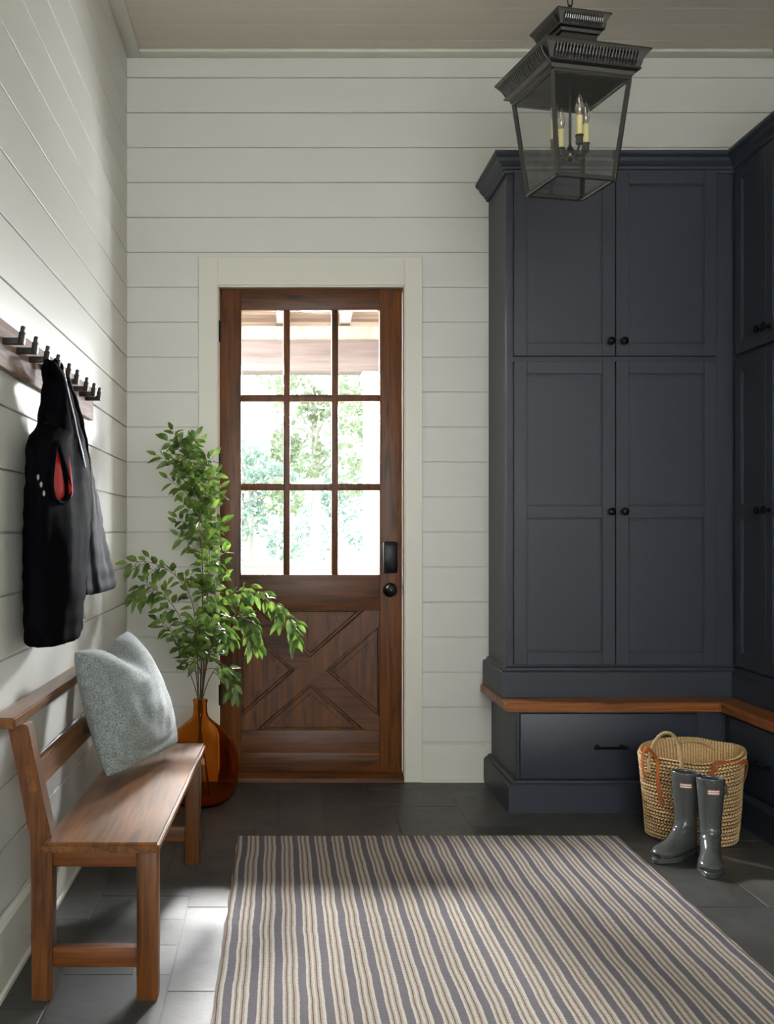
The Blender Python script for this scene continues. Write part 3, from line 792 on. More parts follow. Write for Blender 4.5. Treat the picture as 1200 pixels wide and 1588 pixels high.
def branch(label, px, seed, off, leaf0, droop, twigs, twig_len, step=0.02, r0=0.004, size=(0.042, 0.066)):
    rnd = random.Random(seed)
    neck = Vector((VC.x + off[0] * 0.6, VC.y + off[1] * 0.6, 0.48))
    foot = Vector((VC.x - off[0] * 3.0, VC.y - off[1] * 3.0, 0.036))
    pts = [foot, Vector((VC.x + off[0] * 0.4, VC.y + off[1] * 0.4, 0.4)), neck] + [P(x, y, d) for x, y, d in px]
    path = catmull(pts, 14)
    path = [p for i, p in enumerate(path) if i % 2 == 0 or i == len(path) - 1]
    n = len(path)
    t = thing('leafy_branch', label, 'branch', foot, 0, 'leafy branches in the amber vase')
    bs = bmesh.new(); bl = bmesh.new()
    add_tube(bs, path, [r0 * (1 - 0.75 * i / (n - 1)) for i in range(n)], 7)
    def leaves(path, t0, step, last=True):
        acc = 0; side = 1; L_ = sum((path[i + 1] - path[i]).length for i in range(len(path) - 1)); run = 0
        for i in range(len(path) - 1):
            sl = (path[i + 1] - path[i]).length; acc += sl; run += sl
            if run / L_ < t0: continue
            while acc > step:
                acc -= step; side = -side
                if path[i].z < 0.66 and abs(path[i].x - VC.x) < 0.1: continue
                tg = (path[i + 1] - path[i]).normalized()
                sd = tg.cross(Vector((rnd.gauss(0, 0.5), rnd.gauss(-1, 0.4), rnd.gauss(0.2, 0.5)))).normalized() * side
                dv = (tg * rnd.uniform(0.35, 0.9) + sd * rnd.uniform(0.6, 1.0) + Vector((0, rnd.uniform(-0.4, 0.3), rnd.uniform(-0.35, 0.15) - droop))).normalized()
                add_leaf(bl, path[i] + dv * 0.006, dv, Vector((rnd.gauss(0, 0.5), rnd.gauss(-0.8, 0.5), rnd.gauss(0.8, 0.4))).normalized(), rnd.uniform(*size), rnd.uniform(0.011, 0.0155), rnd.uniform(0.05, 0.35))
        tg = (path[-1] - path[-2]).normalized(); add_leaf(bl, path[-1], tg, Vector((0, -1, 0.5)), size[1] * 0.8, 0.011, 0.1)
    leaves(path, leaf0, step)
    for k in range(twigs):
        f = leaf0 + (0.97 - leaf0) * (k + 0.5) / twigs; i = int(f * (n - 2)); tg = (path[i + 1] - path[i]).normalized()
        ang = rnd.uniform(0, 2 * pi); a = tg.orthogonal().normalized(); b = tg.cross(a)
        d = (tg * 0.75 + (a * cos(ang) + b * sin(ang)) * 0.9); d.y *= 0.7; d = d.normalized(); ln = twig_len * rnd.uniform(0.6, 1.1) * (1.15 - 0.6 * f)
        tp = [path[i] + d * ln * q / 5 + Vector((0, 0, -droop * ln * (q / 5) ** 2 + 0.1 * ln * q / 5)) for q in range(6)]
        tp = [Vector((p.x, min(p.y, 4.93), p.z)) for p in tp]
        add_tube(bs, tp, [0.0018 - 0.0002 * q for q in range(6)], 5); leaves(tp, 0.25, step * 0.95)
    for v in bl.verts: v.co.y = min(v.co.y, 4.955); v.co.x = max(v.co.x, WL + 0.01)
    obj('stem', bs, M['stem'], t); obj('leaves', bl, M['leaf'], t, angle=70)
branch('tallest upright leafy branch, its tip the highest of the bunch', [(313, 1000, 4.58), (314, 910, 4.56), (312, 840, 4.55), (303, 770, 4.55), (290, 720, 4.55), (278, 684, 4.55)], 1, (0.0, 0.0), 0.6, 0.05, 26, 0.24, 0.0165, 0.0055)
branch('second upright branch, bushy, just right of the tallest one', [(317, 1000, 4.66), (322, 920, 4.68), (325, 850, 4.7), (322, 780, 4.7), (318, 722, 4.7)], 2, (0.012, 0.012), 0.55, 0.0, 14, 0.17, 0.018, 0.004)
branch('arching branch reaching furthest left towards the wall', [(306, 1010, 4.5), (298, 935, 4.45), (272, 893, 4.42), (232, 872, 4.4), (196, 872, 4.4)], 3, (-0.014, -0.006), 0.62, 0.25, 8, 0.1, 0.021, 0.0035)
branch('shorter left branch drooping below the left arching one', [(300, 1020, 4.45), (280, 960, 4.4), (255, 925, 4.36), (222, 908, 4.34), (206, 925, 4.33)], 4, (-0.012, -0.014), 0.62, 0.3, 7, 0.1, 0.021, 0.003)
branch('low small branch leaning left just above the bench end', [(295, 1045, 4.5), (277, 1005, 4.48), (262, 975, 4.46), (246, 962, 4.46)], 5, (-0.016, 0.004), 0.6, 0.1, 6, 0.08, 0.02, 0.003)
branch('long arching branch hanging furthest right across the door', [(322, 1010, 4.52), (333, 945, 4.48), (368, 917, 4.46), (415, 927, 4.45), (447, 958, 4.45), (462, 992, 4.45)], 6, (0.014, -0.008), 0.55, 0.5, 9, 0.1, 0.017, 0.004)
branch('middle right branch drooping in front of the door cross', [(324, 1015, 4.42), (342, 968, 4.38), (370, 957, 4.36), (393, 975, 4.35), (402, 1003, 4.35)], 7, (0.01, -0.014), 0.52, 0.45, 9, 0.09, 0.017, 0.0035)
branch('lowest right branch hanging down beside the vase neck', [(325, 1052, 4.45), (342, 1030, 4.42), (358, 1045, 4.42), (366, 1078, 4.42)], 8, (0.017, -0.002), 0.55, 0.5, 6, 0.07, 0.017, 0.003)
branch('short bushy branch in the centre just above the vase neck', [(312, 1050, 4.45), (305, 1020, 4.42), (300, 990, 4.4), (312, 965, 4.4)], 9, (-0.004, -0.018), 0.5, 0.1, 12, 0.11, 0.018, 0.003)
branch('upright side branch with leaves beside the door hinge stile', [(320, 1010, 4.6), (330, 950, 4.62), (338, 890, 4.64), (346, 855, 4.64)], 10, (0.006, 0.016), 0.55, 0.1, 7, 0.1, 0.021, 0.003)
branch('leafy branch in the middle leaning right over the vase shoulder', [(318, 1040, 4.5), (330, 1000, 4.48), (348, 975, 4.46), (362, 990, 4.44)], 11, (0.004, 0.006), 0.5, 0.3, 10, 0.1, 0.018, 0.003)

# ------------------------------------------------------------------ cabinets
def knob(parent, c, axis):
    bm = bmesh.new(); s = -1
    prof = [(0.010, 0), (0.010, 0.003), (0.006, 0.006), (0.006, 0.014), (0.012, 0.018), (0.0175, 0.024), (0.0175, 0.030), (0.011, 0.036), (0.001, 0.038)]
    add_lathe(bm, [(r, -z) for r, z in prof], c, 20, axis)
    o = obj('knob', bm, M['black'], parent); o['label'] = 'round black knob'; return o
def pull(parent, c, axis, ln=0.15):
    bm = bmesh.new(); c = Vector(c)
    e = Vector((1, 0, 0)) if axis == 'X' else Vector((0, 1, 0)); out = Vector((0, -1, 0)) if axis == 'X' else Vector((-1, 0, 0))
    add_tube(bm, [c - e * ln / 2 + out * 0.028, c + e * ln / 2 + out * 0.028], 0.006, 10)
    for s in (-1, 1):
        q = c + e * s * (ln / 2 - 0.014); add_tube(bm, [q, q + out * 0.028], 0.006, 8); add_tube(bm, [q, q + out * 0.005], 0.011, 10)
        bmesh.ops.create_icosphere(bm, subdivisions=2, radius=0.0085, matrix=Matrix.Translation(c + e * s * ln / 2 + out * 0.028))
    o = obj('handle', bm, M['black'], parent); o['label'] = 'slim black bar handle'; return o

def shaker(parent, u0, u1, z0, z1, front, axis, rails, name='door', st=0.058):
    """door slab: axis 'X' faces -y (u is x), axis 'Y' faces -x (u is y)"""
    bm = bmesh.new(); th = 0.022
    def bx(a0, a1, b0, b1, f0, f1, bev=0.0015):
        if axis == 'X': add_box(bm, (a0, f0, b0), (a1, f1, b1), bev, 1)
        else: add_box(bm, (f0, a0, b0), (f1, a1, b1), bev, 1)
    bx(u0, u0 + st, z0, z1, front, front + th); bx(u1 - st, u1, z0, z1, front, front + th)
    ed = [z0] + [r for rr in rails for r in rr] + [z1]
    zr = [(z0, z0 + st)] + list(rails) + [(z1 - st, z1)]
    for a, b in zr: bx(u0 + st, u1 - st, a, b, front, front + th)
    for i in range(len(zr) - 1):
        a, b = zr[i][1], zr[i + 1][0]
        bx(u0 + st, u1 - st, a, b, front + 0.010, front + 0.018, 0)
        m = 0.007
        for (p0, p1, q0, q1) in ((u0 + st, u0 + st + m, a, b), (u1 - st - m, u1 - st, a, b), (u0 + st, u1 - st, a, a + m), (u0 + st, u1 - st, b - m, b)):
            bx(p0, p1, q0, q1, front + 0.005, front + 0.012, 0.001)
    return obj(name, bm, M['navy'], parent, smooth=False)

CROWN = [(0.0, 0.0), (0.012, 0.0), (0.014, 0.012), (0.022, 0.016), (0.024, 0.026), (0.034, 0.034), (0.044, 0.046), (0.050, 0.060), (0.062, 0.068), (0.066, 0.074), (0.066, 0.086), (0.0, 0.086)]
def crown_run(pts, z0, parent):
    """pts: polyline of the wall line with outward mitre offsets given as (x, y, ox, oy)"""
    bm = bmesh.new(); rings = []
    for x, y, ox, oy in pts: rings.append([Vector((x + ox * a, y + oy * a, z0 + h)) for a, h in CROWN])
    add_loft(bm, rings); return obj('crown_moulding', bm, M['navy'], parent, smooth=False)

TC0 = 1.048; TCF = 4.605; RTF = 2.10; RBF = 2.0; BCF = 4.48
k2 = 4.585 / F
cx_ = lambda px: (px - VX) * k2
cz_ = lambda py: CH - (py - VY) * k2
Z_UT, Z_UB, Z_LT, Z_LB = cz_(266), cz_(552), cz_(560), cz_(1031)
tall = thing('tall_cabinet', 'tall navy blue cabinet with four doors and side panel against the back wall', 'cabinet', (1.6, 4.8, 0.49))
bm = bmesh.new(); add_box(bm, (TC0, TCF, 0.4905), (RTF, WB - 0.0005, 2.9), 0.002, 1)
obj('carcass', bm, M['navy'], tall, smooth=False)
bm = bmesh.new()
add_prism(bm, [(-0.028, 0.4905), (-0.028, 0.606), (-0.02, 0.612), (-0.012, 0.614), (-0.008, 0.625), (0.0, 0.632), (0.002, 0.632), (0.002, 0.4905)], 'X', 0, 1)
bm.free()
bm = bmesh.new(); BELT = [(0.0, 0.4905), (0.03, 0.4905), (0.03, 0.604), (0.024, 0.610), (0.014, 0.612), (0.010, 0.622), (0.0, 0.628)]
def run(bm, pts, prof): add_loft(bm, [[Vector((x + ox * a, y + oy * a, h)) for a, h in prof] for x, y, ox, oy in pts])
run(bm, [(TC0, WB - 0.001, -1, 0), (TC0, TCF, -1, -1), (RTF, TCF, -1, -1)], BELT)
obj('belt_board', bm, M['navy'], tall, smooth=False)
crown_run([(TC0, WB - 0.001, -1, 0), (TC0, TCF, -1, -1), (RTF, TCF, -1, -1)], 2.892, tall)
midr = [(cz_(803), cz_(784.5))]
for a, b, kx in ((797, 953.5, 945), (955, 1111, 965.5)):
    d_ = shaker(tall, cx_(a), cx_(b), Z_UB, Z_UT, 4.583, 'X', [], 'upper_door'); knob(d_, (cx_(kx), 4.583, cz_(530)), 'Y')
    d_ = shaker(tall, cx_(a), cx_(b), Z_LB, Z_LT, 4.583, 'X', midr, 'lower_door'); knob(d_, (cx_(kx + 0.7), 4.583, cz_(793.5)), 'Y')

RY0 = 3.36
rt = thing('tall_cabinet', 'tall navy blue cabinet along the right wall, cut off by the picture edge', 'cabinet', (2.3, 4.0, 0.49))
bm = bmesh.new(); add_box(bm, (RTF + 0.0005, RY0, 0.4905), (WR - 0.0005, TCF, 2.9), 0.002, 1)
obj('carcass', bm, M['navy'], rt, smooth=False)
bm = bmesh.new(); run(bm, [(RTF, TCF, -1, -1), (RTF, RY0, -1, 0)], BELT); obj('belt_board', bm, M['navy'], rt, smooth=False)
crown_run([(RTF, TCF, -1, -1), (RTF, RY0, -1, -1), (WR - 0.001, RY0, 0, -1)], 2.892, rt)
dw = 0.287; ys = 4.563
for i in range(4):
    b = ys - i * (dw + 0.004) - (0.03 if i > 1 else 0); a = b - dw
    ky = a + 0.03 if i % 2 == 0 else b - 0.03
    d_ = shaker(rt, a, b, Z_UB, Z_UT, RTF - 0.022, 'Y', [], 'upper_door'); knob(d_, (RTF - 0.022, ky, 2.118), 'X')
    d_ = shaker(rt, a, b, Z_LB, Z_LT, RTF - 0.022, 'Y', midr, 'lower_door'); knob(d_, (RTF - 0.022, ky, cz_(793.5)), 'X')

# base cabinets
PL = [(0.0, 0.0), (0.042, 0.0), (0.042, 0.118), (0.036, 0.126), (0.022, 0.128), (0.016, 0.138), (0.0, 0.142)]
bc = thing('base_cabinet', 'low navy blue drawer cabinet under the wooden bench top by the back wall', 'cabinet', (1.5, 4.7, 0))
bm = bmesh.new(); add_box(bm, (1.062, BCF, 0.0005), (RBF, WB - 0.0005, 0.4475), 0.002, 1); obj('carcass', bm, M['navy'], bc, smooth=False)
bm = bmesh.new(); run(bm, [(1.062, WB - 0.001, -1, 0), (1.062, BCF, -1, -1), (RBF, BCF, -1, -1)], PL); obj('plinth', bm, M['navy'], bc, smooth=False)
k3 = 4.462 / F
dr = box('drawer', ((807 - VX) * k3, 4.462, CH - (1207 - VY) * k3), ((1081 - VX) * k3, 4.49, CH - (1107 - VY) * k3), M['navy'], bc, 0.002)
pull(dr, ((944.5 - VX) * k3, 4.462, CH - (1158 - VY) * k3), 'X', 0.135)
rb = thing('base_cabinet', 'low navy blue drawer cabinet along the right wall, behind the basket', 'cabinet', (2.25, 3.9, 0))
bm = bmesh.new(); add_box(bm, (RBF + 0.0005, RY0, 0.0005), (WR - 0.0005, BCF + 0.1, 0.4475), 0.002, 1); obj('carcass', bm, M['navy'], rb, smooth=False)
bm = bmesh.new(); run(bm, [(RBF, BCF, -1, -1), (RBF, RY0, -1, 0)], PL); obj('plinth', bm, M['navy'], rb, smooth=False)
for a, b in ((3.80, 4.40), (3.42, 3.77)):
    dr = box('drawer', (RBF - 0.018, a, 0.147), (RBF + 0.01, b, 0.434), M['navy'], rb, 0.002); pull(dr, (RBF - 0.018, (a + b) / 2, 0.29), 'Y', 0.135)

# continuous wooden bench top
WF_ = 4.434; WX = 1.957; WL0 = 1.005
bt = thing('worktop', 'continuous reddish wooden ledge running around the corner above the low drawer cabinets', 'worktop', (1.6, 4.7, 0.448))
bm = bmesh.new(); add_prism(bm, [(WL0, WB - 0.0005), (WL0, WF_), (WX, WF_), (WR - 0.0005, WB - 0.0005)], 'Z', 0.448, 0.4895)
bmesh.ops.bevel(bm, geom=[e for e in bm.edges if all(v.co.y < WB - 0.01 or v.co.x < 1.1 for v in e.verts) and max(v.co.x for v in e.verts) < 2.0], offset=0.006, segments=3, affect='EDGES')
obj('back_board', bm, M['topX'], bt)
bm = bmesh.new(); add_prism(bm, [(WX, RY0), (WX, WF_ - 0.0004), (WR - 0.0005, WB - 0.002), (WR - 0.0005, RY0)], 'Z', 0.448, 0.4895)
bmesh.ops.bevel(bm, geom=[e for e in bm.edges if all(abs(v.co.x - WX) < 1e-4 for v in e.verts)], offset=0.006, segments=3, affect='EDGES')
obj('side_board', bm, M['topY'], bt)

# ------------------------------------------------------------------ lantern
def lantern():
    c = Vector((1.037, 3.565, 0)); t = thing('pendant_lantern', 'dark bronze four-sided glass lantern hanging from the ceiling by a chain', 'pendant light', (c.x, c.y, 2.475), radians(13))
    Z = lambda z: z - 2.475
    def sq(h, z): return [Vector((h * a, h * b, Z(z))) for a, b in ((-1, -1), (1, -1), (1, 1), (-1, 1))]
    def crown(name, H, zt, hgt, inset, nrib):
        bm = bmesh.new()
        prof = [(H, zt), (H, zt - 0.07 * hgt), (H - 0.12 * inset, zt - 0.14 * hgt), (H - 0.35 * inset, zt - 0.35 * hgt), (H - 0.55 * inset, zt - 0.62 * hgt), (H - 0.45 * inset, zt - 0.66 * hgt), (H - 0.45 * inset, zt - 0.72 * hgt), (H - 0.72 * inset, zt - 0.78 * hgt), (H - 0.8 * inset, zt - 0.92 * hgt), (H - 1.0 * inset, zt - 0.96 * hgt), (H - 1.0 * inset, zt - hgt)]
        inner = [(h - 0.006, z) for h, z in prof][::-1]
        outer = [sq(h, z) for h, z in prof]
        rings = outer + [sq(h, min(z, zt - 0.004)) for h, z in inner]
        add_loft(bm, rings, False, False)
        # flat lid
        add_box(bm, (-H + 0.004, -H + 0.004, Z(zt - 0.006)), (H - 0.004, H - 0.004, Z(zt - 0.001)))
        # flutes on the cove
        (h1, z1), (h2, z2) = prof[2], prof[4]
        h1 -= 0.002
        for k in range(4):
            rot = Matrix.Rotation(pi / 2 * k, 4, 'Z')
            for i in range(nrib):
                x = (i + 0.5) / nrib * 2 - 1
                pts = [rot @ Vector((x * (h2 - 0.01), -(h1 + (h2 - h1) * f) - 0.006 * sin(pi * f) - 0.002, Z(z1 + (z2 - z1) * f))) for f in (0, 0.33, 0.66, 1)]
                add_tube(bm, pts, h2 / nrib * 0.5, 5)
        return obj(name, bm, M['bronze'], t, smooth=False, local=True)
    crown('crown_canopy', 0.198, 2.9, 0.088, 0.055, 26)
    crown('top_vent', 0.104, 3.055, 0.07, 0.036, 18)
    bm = bmesh.new()
    add_loft(bm, [sq(0.068, 2.988), sq(0.066, 2.96), sq(0.07, 2.93), sq(0.085, 2.905), sq(0.10, 2.895)], True, True)
    obj('neck', bm, M['bronze'], t, smooth=False, local=True)
    ht, hb, zt, zb = 0.145, 0.108, 2.815, 2.475
    bm = bmesh.new(); bw = 0.0075
    def bar(p, q, w_=bw):
        p = Vector(p); q = Vector(q); d = q - p; m = Matrix.Translation((p + q) / 2) @ d.to_track_quat('Z', 'Y').to_matrix().to_4x4()
        add_box(bm, (-w_, -w_, -d.length / 2), (w_, w_, d.length / 2), 0.0015, 1, mat=m)
    cs = ((-1, -1), (1, -1), (1, 1), (-1, 1))
    for i in range(4):
        a, b = cs[i]; a2, b2 = cs[(i + 1) % 4]
        bar((a * ht, b * ht, Z(zt)), (a * hb, b * hb, Z(zb)))
        bar((a * ht, b * ht, Z(zt)), (a2 * ht, b2 * ht, Z(zt))); bar((a * hb, b * hb, Z(zb)), (a2 * hb, b2 * hb, Z(zb)))
    obj('frame', bm, M['bronze'], t, smooth=False, local=True)
    for i in range(4):
        a, b = cs[i]; a2, b2 = cs[(i + 1) % 4]; bm = bmesh.new(); e = 0.0
        q = [bm.verts.new(v) for v in ((a * ht, b * ht, Z(zt)), (a2 * ht, b2 * ht, Z(zt)), (a2 * hb, b2 * hb, Z(zb)), (a * hb, b * hb, Z(zb)))]
        bm.faces.new(q); obj('glass_pane', bm, M['lglass'], t, local=True, smooth=False)
    bm = bmesh.new(); bmesh.ops.create_circle(bm, radius=0.045, segments=24, cap_ends=True)
    bm.free()
    # candle cluster
    bm = bmesh.new()
    add_tube(bm, [(0, 0, Z(2.9)), (0, 0, Z(2.6))], 0.0048, 10)
    add_lathe(bm, [(0.002, -0.0), (0.012, 0.006), (0.018, 0.016), (0.02, 0.028), (0.014, 0.042), (0.007, 0.052), (0.005, 0.06)], (0, 0, Z(2.565)), 20)
    R_ = 0.062
    cl = obj('candle_stem', bm, M['bronze'], t, local=True)
    for k in range(4):
        a = k * pi / 2 + 0.02; e = Vector((cos(a), sin(a), 0))
        bm = bmesh.new(); add_tube(bm, [e * 0.01 + Vector((0, 0, Z(2.588))), e * 0.03 + Vector((0, 0, Z(2.576))), e * 0.05 + Vector((0, 0, Z(2.582))), e * R_ + Vector((0, 0, Z(2.602)))], 0.0045, 8)
        add_lathe(bm, [(0.005, 0), (0.013, 0.006), (0.0125, 0.03), (0.015, 0.032), (0.015, 0.036)], (e.x * R_, e.y * R_, Z(2.600)), 16)
        ar = obj('candle_arm', bm, M['bronze'], t, local=True)
        bm = bmesh.new(); add_lathe(bm, [(0.0108, 0), (0.0108, 0.066), (0.009, 0.068)], (e.x * R_, e.y * R_, Z(2.636)), 16)
        s_ = obj('candle_sleeve', bm, M['candle'], ar, local=True); s_['label'] = 'pale yellow candle sleeve'
        bm = bmesh.new(); add_lathe(bm, [(0.005, 0), (0.0125, 0.012), (0.0158, 0.028), (0.0145, 0.045), (0.009, 0.064), (0.003, 0.078), (0.0005, 0.082)], (e.x * R_, e.y * R_, Z(2.704)), 20)
        obj('bulb', bm, M['bulb'], ar, local=True)
        bm = bmesh.new(); add_tube(bm, [(e.x * R_, e.y * R_, Z(2.704)), (e.x * R_, e.y * R_, Z(2.716))], 0.0055, 8); add_tube(bm, [(e.x * R_ - 0.003, e.y * R_, Z(2.716)), (e.x * R_ - 0.002, e.y * R_, Z(2.75)), (e.x * R_ + 0.002, e.y * R_, Z(2.75)), (e.x * R_ + 0.003, e.y * R_, Z(2.716))], 0.0012, 5)
        obj('filament', bm, M['filament'], ar, local=True)
    # chain, loop and ceiling rose
    bm = bmesh.new()
    add_tube(bm, [(-0.012, 0, Z(3.05)), (-0.012, 0, Z(3.075)), (0, 0, Z(3.092)), (0.012, 0, Z(3.075)), (0.012, 0, Z(3.05))], 0.0035, 8)
    add_tube(bm, [(-0.03, 0, Z(3.05)), (-0.004, 0, Z(3.12))], 0.0028, 6)
    z = 3.078; k = 0
    while z < CZ - 0.03:
        pts = []
        for i in range(13):
            a = 2 * pi * i / 12; u = 0.009 * cos(a); vz = 0.022 * sin(a)
            pts.append(((u, 0, Z(z + 0.022) + vz) if k % 2 else (0, u, Z(z + 0.022) + vz)))
        add_tube(bm, pts, 0.0026, 6, cap=False); z += 0.036; k += 1
    obj('chain', bm, M['iron'], t, local=True)
    bm = bmesh.new(); add_lathe(bm, [(0.062, CZ - 2.475), (0.062, CZ - 2.475 - 0.012), (0.045, CZ - 2.475 - 0.022), (0.01, CZ - 2.475 - 0.03)], (0, 0, 0), 28)
    obj('ceiling_rose', bm, M['bronze'], t, local=True)
lantern()

# ------------------------------------------------------------------ rug
def rug():
    x0, x1, y0, y1 = -0.166, 1.383, 1.72, 4.098
    bm = bmesh.new(); nx, ny = 120, 180; top = []
    for j in range(ny + 1):
        row = []
        for i in range(nx + 1):
            u = i / nx; v = j / ny; x = x0 + (x1 - x0) * u; y = y0 + (y1 - y0) * v
            e = 0.004 * noise.noise(Vector((y * 9, 0, 1 if u < 0.5 else 5))); x += e * (1 - min(1, 6 * min(u, 1 - u))) * 1.6 + (-0.01 * (1 - v) if u < .5 else 0) * (1 - u)
            y += 0.003 * noise.noise(Vector((x * 9, 3, 2))) * (v > 0.97)
            z = 0.0075 + 0.0035 * noise.noise(Vector((x * 2.6, y * 2.2, 0))) + 0.0012 * noise.noise(Vector((x * 9, y * 6, 4)))
            if i in (0, nx) or j in (0, ny): z = 0.0035
            row.append(bm.verts.new((x, y, max(z, 0.003))))
        top.append(row)
    for j in range(ny):
        for i in range(nx): bm.faces.new((top[j][i], top[j][i + 1], top[j + 1][i + 1], top[j + 1][i]))
    r = bmesh.ops.extrude_face_region(bm, geom=bm.faces[:])
    for v in [g for g in r['geom'] if isinstance(g, bmesh.types.BMVert)]: v.co.z = 0.0008
    o = obj('rug', bm, M['rug'], None, angle=80); return o
tag(rug(), 'flat-woven grey and cream striped rug lying on the dark tile floor', 'rug')

# ------------------------------------------------------------------ basket
def basket():
    c = Vector((1.688, 4.10, 0)); t = thing('straw_basket', 'woven straw basket with rope handles and tan leather straps on the floor in the corner', 'basket', c, radians(-32))
    n = 480; rows = 24; per = 7; H = 0.345
    def shape(th, f):
        a = 0.170 + 0.03 * f; b = 0.140 + 0.026 * f; e = 2.5
        r = (abs(cos(th) / a) ** e + abs(sin(th) / b) ** e) ** (-1 / e)
        return r * (1 + 0.02 * noise.noise(Vector((cos(th) * 2, sin(th) * 2, f * 2))))
    def rimz(th): return 1 + 0.05 * sin(th + radians(32) - 0.2) + 0.025 * noise.noise(Vector((cos(th) * 1.5, sin(th) * 1.5, 9)))
    bm = bmesh.new(); lay = bm.verts.layers.float.new('tone'); rings = []
    tot = rows * per
    for i in range(tot + 1):
        f = i / tot; rr = f * rows; row = int(min(rr, rows - 0.001)); s = rr - row; ring = []
        rnd = noise.noise(Vector((row * 3.7, 0, 0)))
        for k in range(n):
            th = 2 * pi * k / n
            ph = th * 42 + row * 2.4 + (1 if row % 2 else -1) * (s - 0.5) * 3.0 + 1.6 * noise.noise(Vector((cos(th) * 3, sin(th) * 3, row)))
            bulge = sin(pi * s) ** 0.6 * 0.005; br = 0.006 * abs(sin(ph)) * sin(pi * s)
            r = shape(th, f) + bulge + br - 0.004
            v = bm.verts.new((r * cos(th), r * sin(th), 0.004 + f * H * rimz(th)))
            v[lay] = -0.15 + 0.8 * abs(sin(ph)) * sin(pi * s) ** 0.5 + 0.15 * rnd + 0.12 * noise.noise(Vector((th * 30, row * 5, s)))
            ring.append(v)
        rings.append(ring)
    # rim over and down the inside
    for q, (dr_, dz_) in enumerate(((0.0, 0.006), (-0.006, 0.009), (-0.012, 0.004), (-0.013, -0.01), (-0.013, -0.03), (-0.014, -0.15), (-0.015, -0.30))):
        ring = []
        for k in range(n):
            th = 2 * pi * k / n; f = 1 + dz_ / H; r = shape(th, min(1, f)) + dr_ + 0.002 * sin(th * 90 + q)
            v = bm.verts.new((r * cos(th), r * sin(th), max(0.012, 0.004 + H * rimz(th) + dz_))); v[lay] = 0.35 + 0.2 * sin(th * 90 + q); ring.append(v)
        rings.append(ring)
    for i in range(len(rings) - 1):
        for k in range(n): bm.faces.new((rings[i][k], rings[i][(k + 1) % n], rings[i + 1][(k + 1) % n], rings[i + 1][k]))
    bm.faces.new(rings[0][::-1]); bm.faces.new(rings[-1])
    obj('body', bm, M['straw'], t, local=True, angle=80)
    def pt(th, z, o=0.0): r = shape(th, min(1, z / H)) + o; return Vector((r * cos(th), r * sin(th), z))
    inv = Matrix.Rotation(radians(32), 4, 'Z')
    def rope(name, ths, hgt, rad, lean):
        a = pt(ths[0], H - 0.03, 0.006); b = pt(ths[1], H - 0.03, 0.006); m = (a + b) / 2; pts = []
        nrm = Vector((m.x, m.y, 0)).normalized()
        pts.append(a + Vector((0, 0, -0.04)))
        for i in range(17):
            q = pi * i / 16; p = m + (a - m) * cos(q) + Vector((0, 0, hgt * sin(q))) + nrm * lean * sin(q); pts.append(p)
        pts.append(b + Vector((0, 0, -0.04)))
        bm = bmesh.new(); lay = None
        path = catmull(pts, 5); rr = [rad * (1 + 0.12 * sin(i * 1.3)) for i in range(len(path))]
        add_tube(bm, path, rr, 10)
        o = obj(name, bm, M['rope'], t, local=True); return o
    # front handle stands up, back handle lies folded over the rim; angles are local
    th_f = radians(-112 + 32 - 33); th_b = radians(62 + 32)
    rope('rope_handle', (th_f - 0.36, th_f + 0.36), 0.125, 0.0075, -0.02)
    rope('rope_handle', (th_b - 0.5, th_b + 0.5), 0.05, 0.0085, -0.02)
    def strap(th0, th1, z0, z1, up):
        a = pt(th0, z0, 0.008); b = pt(th1, z1, 0.008); m = (a + b) / 2; nrm = Vector((m.x, m.y, 0)).normalized()
        top0 = pt(th0 * 0.9 + th1 * 0.1, H + 0.0, 0.012); top1 = pt(th1 * 0.9 + th0 * 0.1, H - 0.01, 0.012)
        mid = (top0 + top1) / 2 + Vector((0, 0, up)) + nrm * 0.015
        path = catmull([a, (a + top0) / 2 + nrm * 0.006, top0, mid, top1, (top1 + b) / 2 + nrm * 0.006, b], 8)
        bm = bmesh.new(); rings = []
        for i, p in enumerate(path):
            tg = (path[min(i + 1, len(path) - 1)] - path[max(i - 1, 0)]).normalized()
            nn = Vector((p.x, p.y, 0)).normalized(); s = tg.cross(nn).normalized(); nn = s.cross(tg)
            rings.append([p + s * 0.009 + nn * 0.0015, p - s * 0.009 + nn * 0.0015, p - s * 0.009 - nn * 0.0015, p + s * 0.009 - nn * 0.0015])
        add_loft(bm, rings); o = obj('leather_strap', bm, M['leather'], t, local=True, smooth=False); o['label'] = 'tan leather strap'
    L0 = radians(180 + 32 + 12)
    strap(L0 - 0.1, L0 + 0.30, 0.24, 0.15, 0.035)
    R0 = radians(-60 + 32)
    strap(R0 - 0.55, R0 + 0.5, 0.29, 0.25, -0.0)
basket()

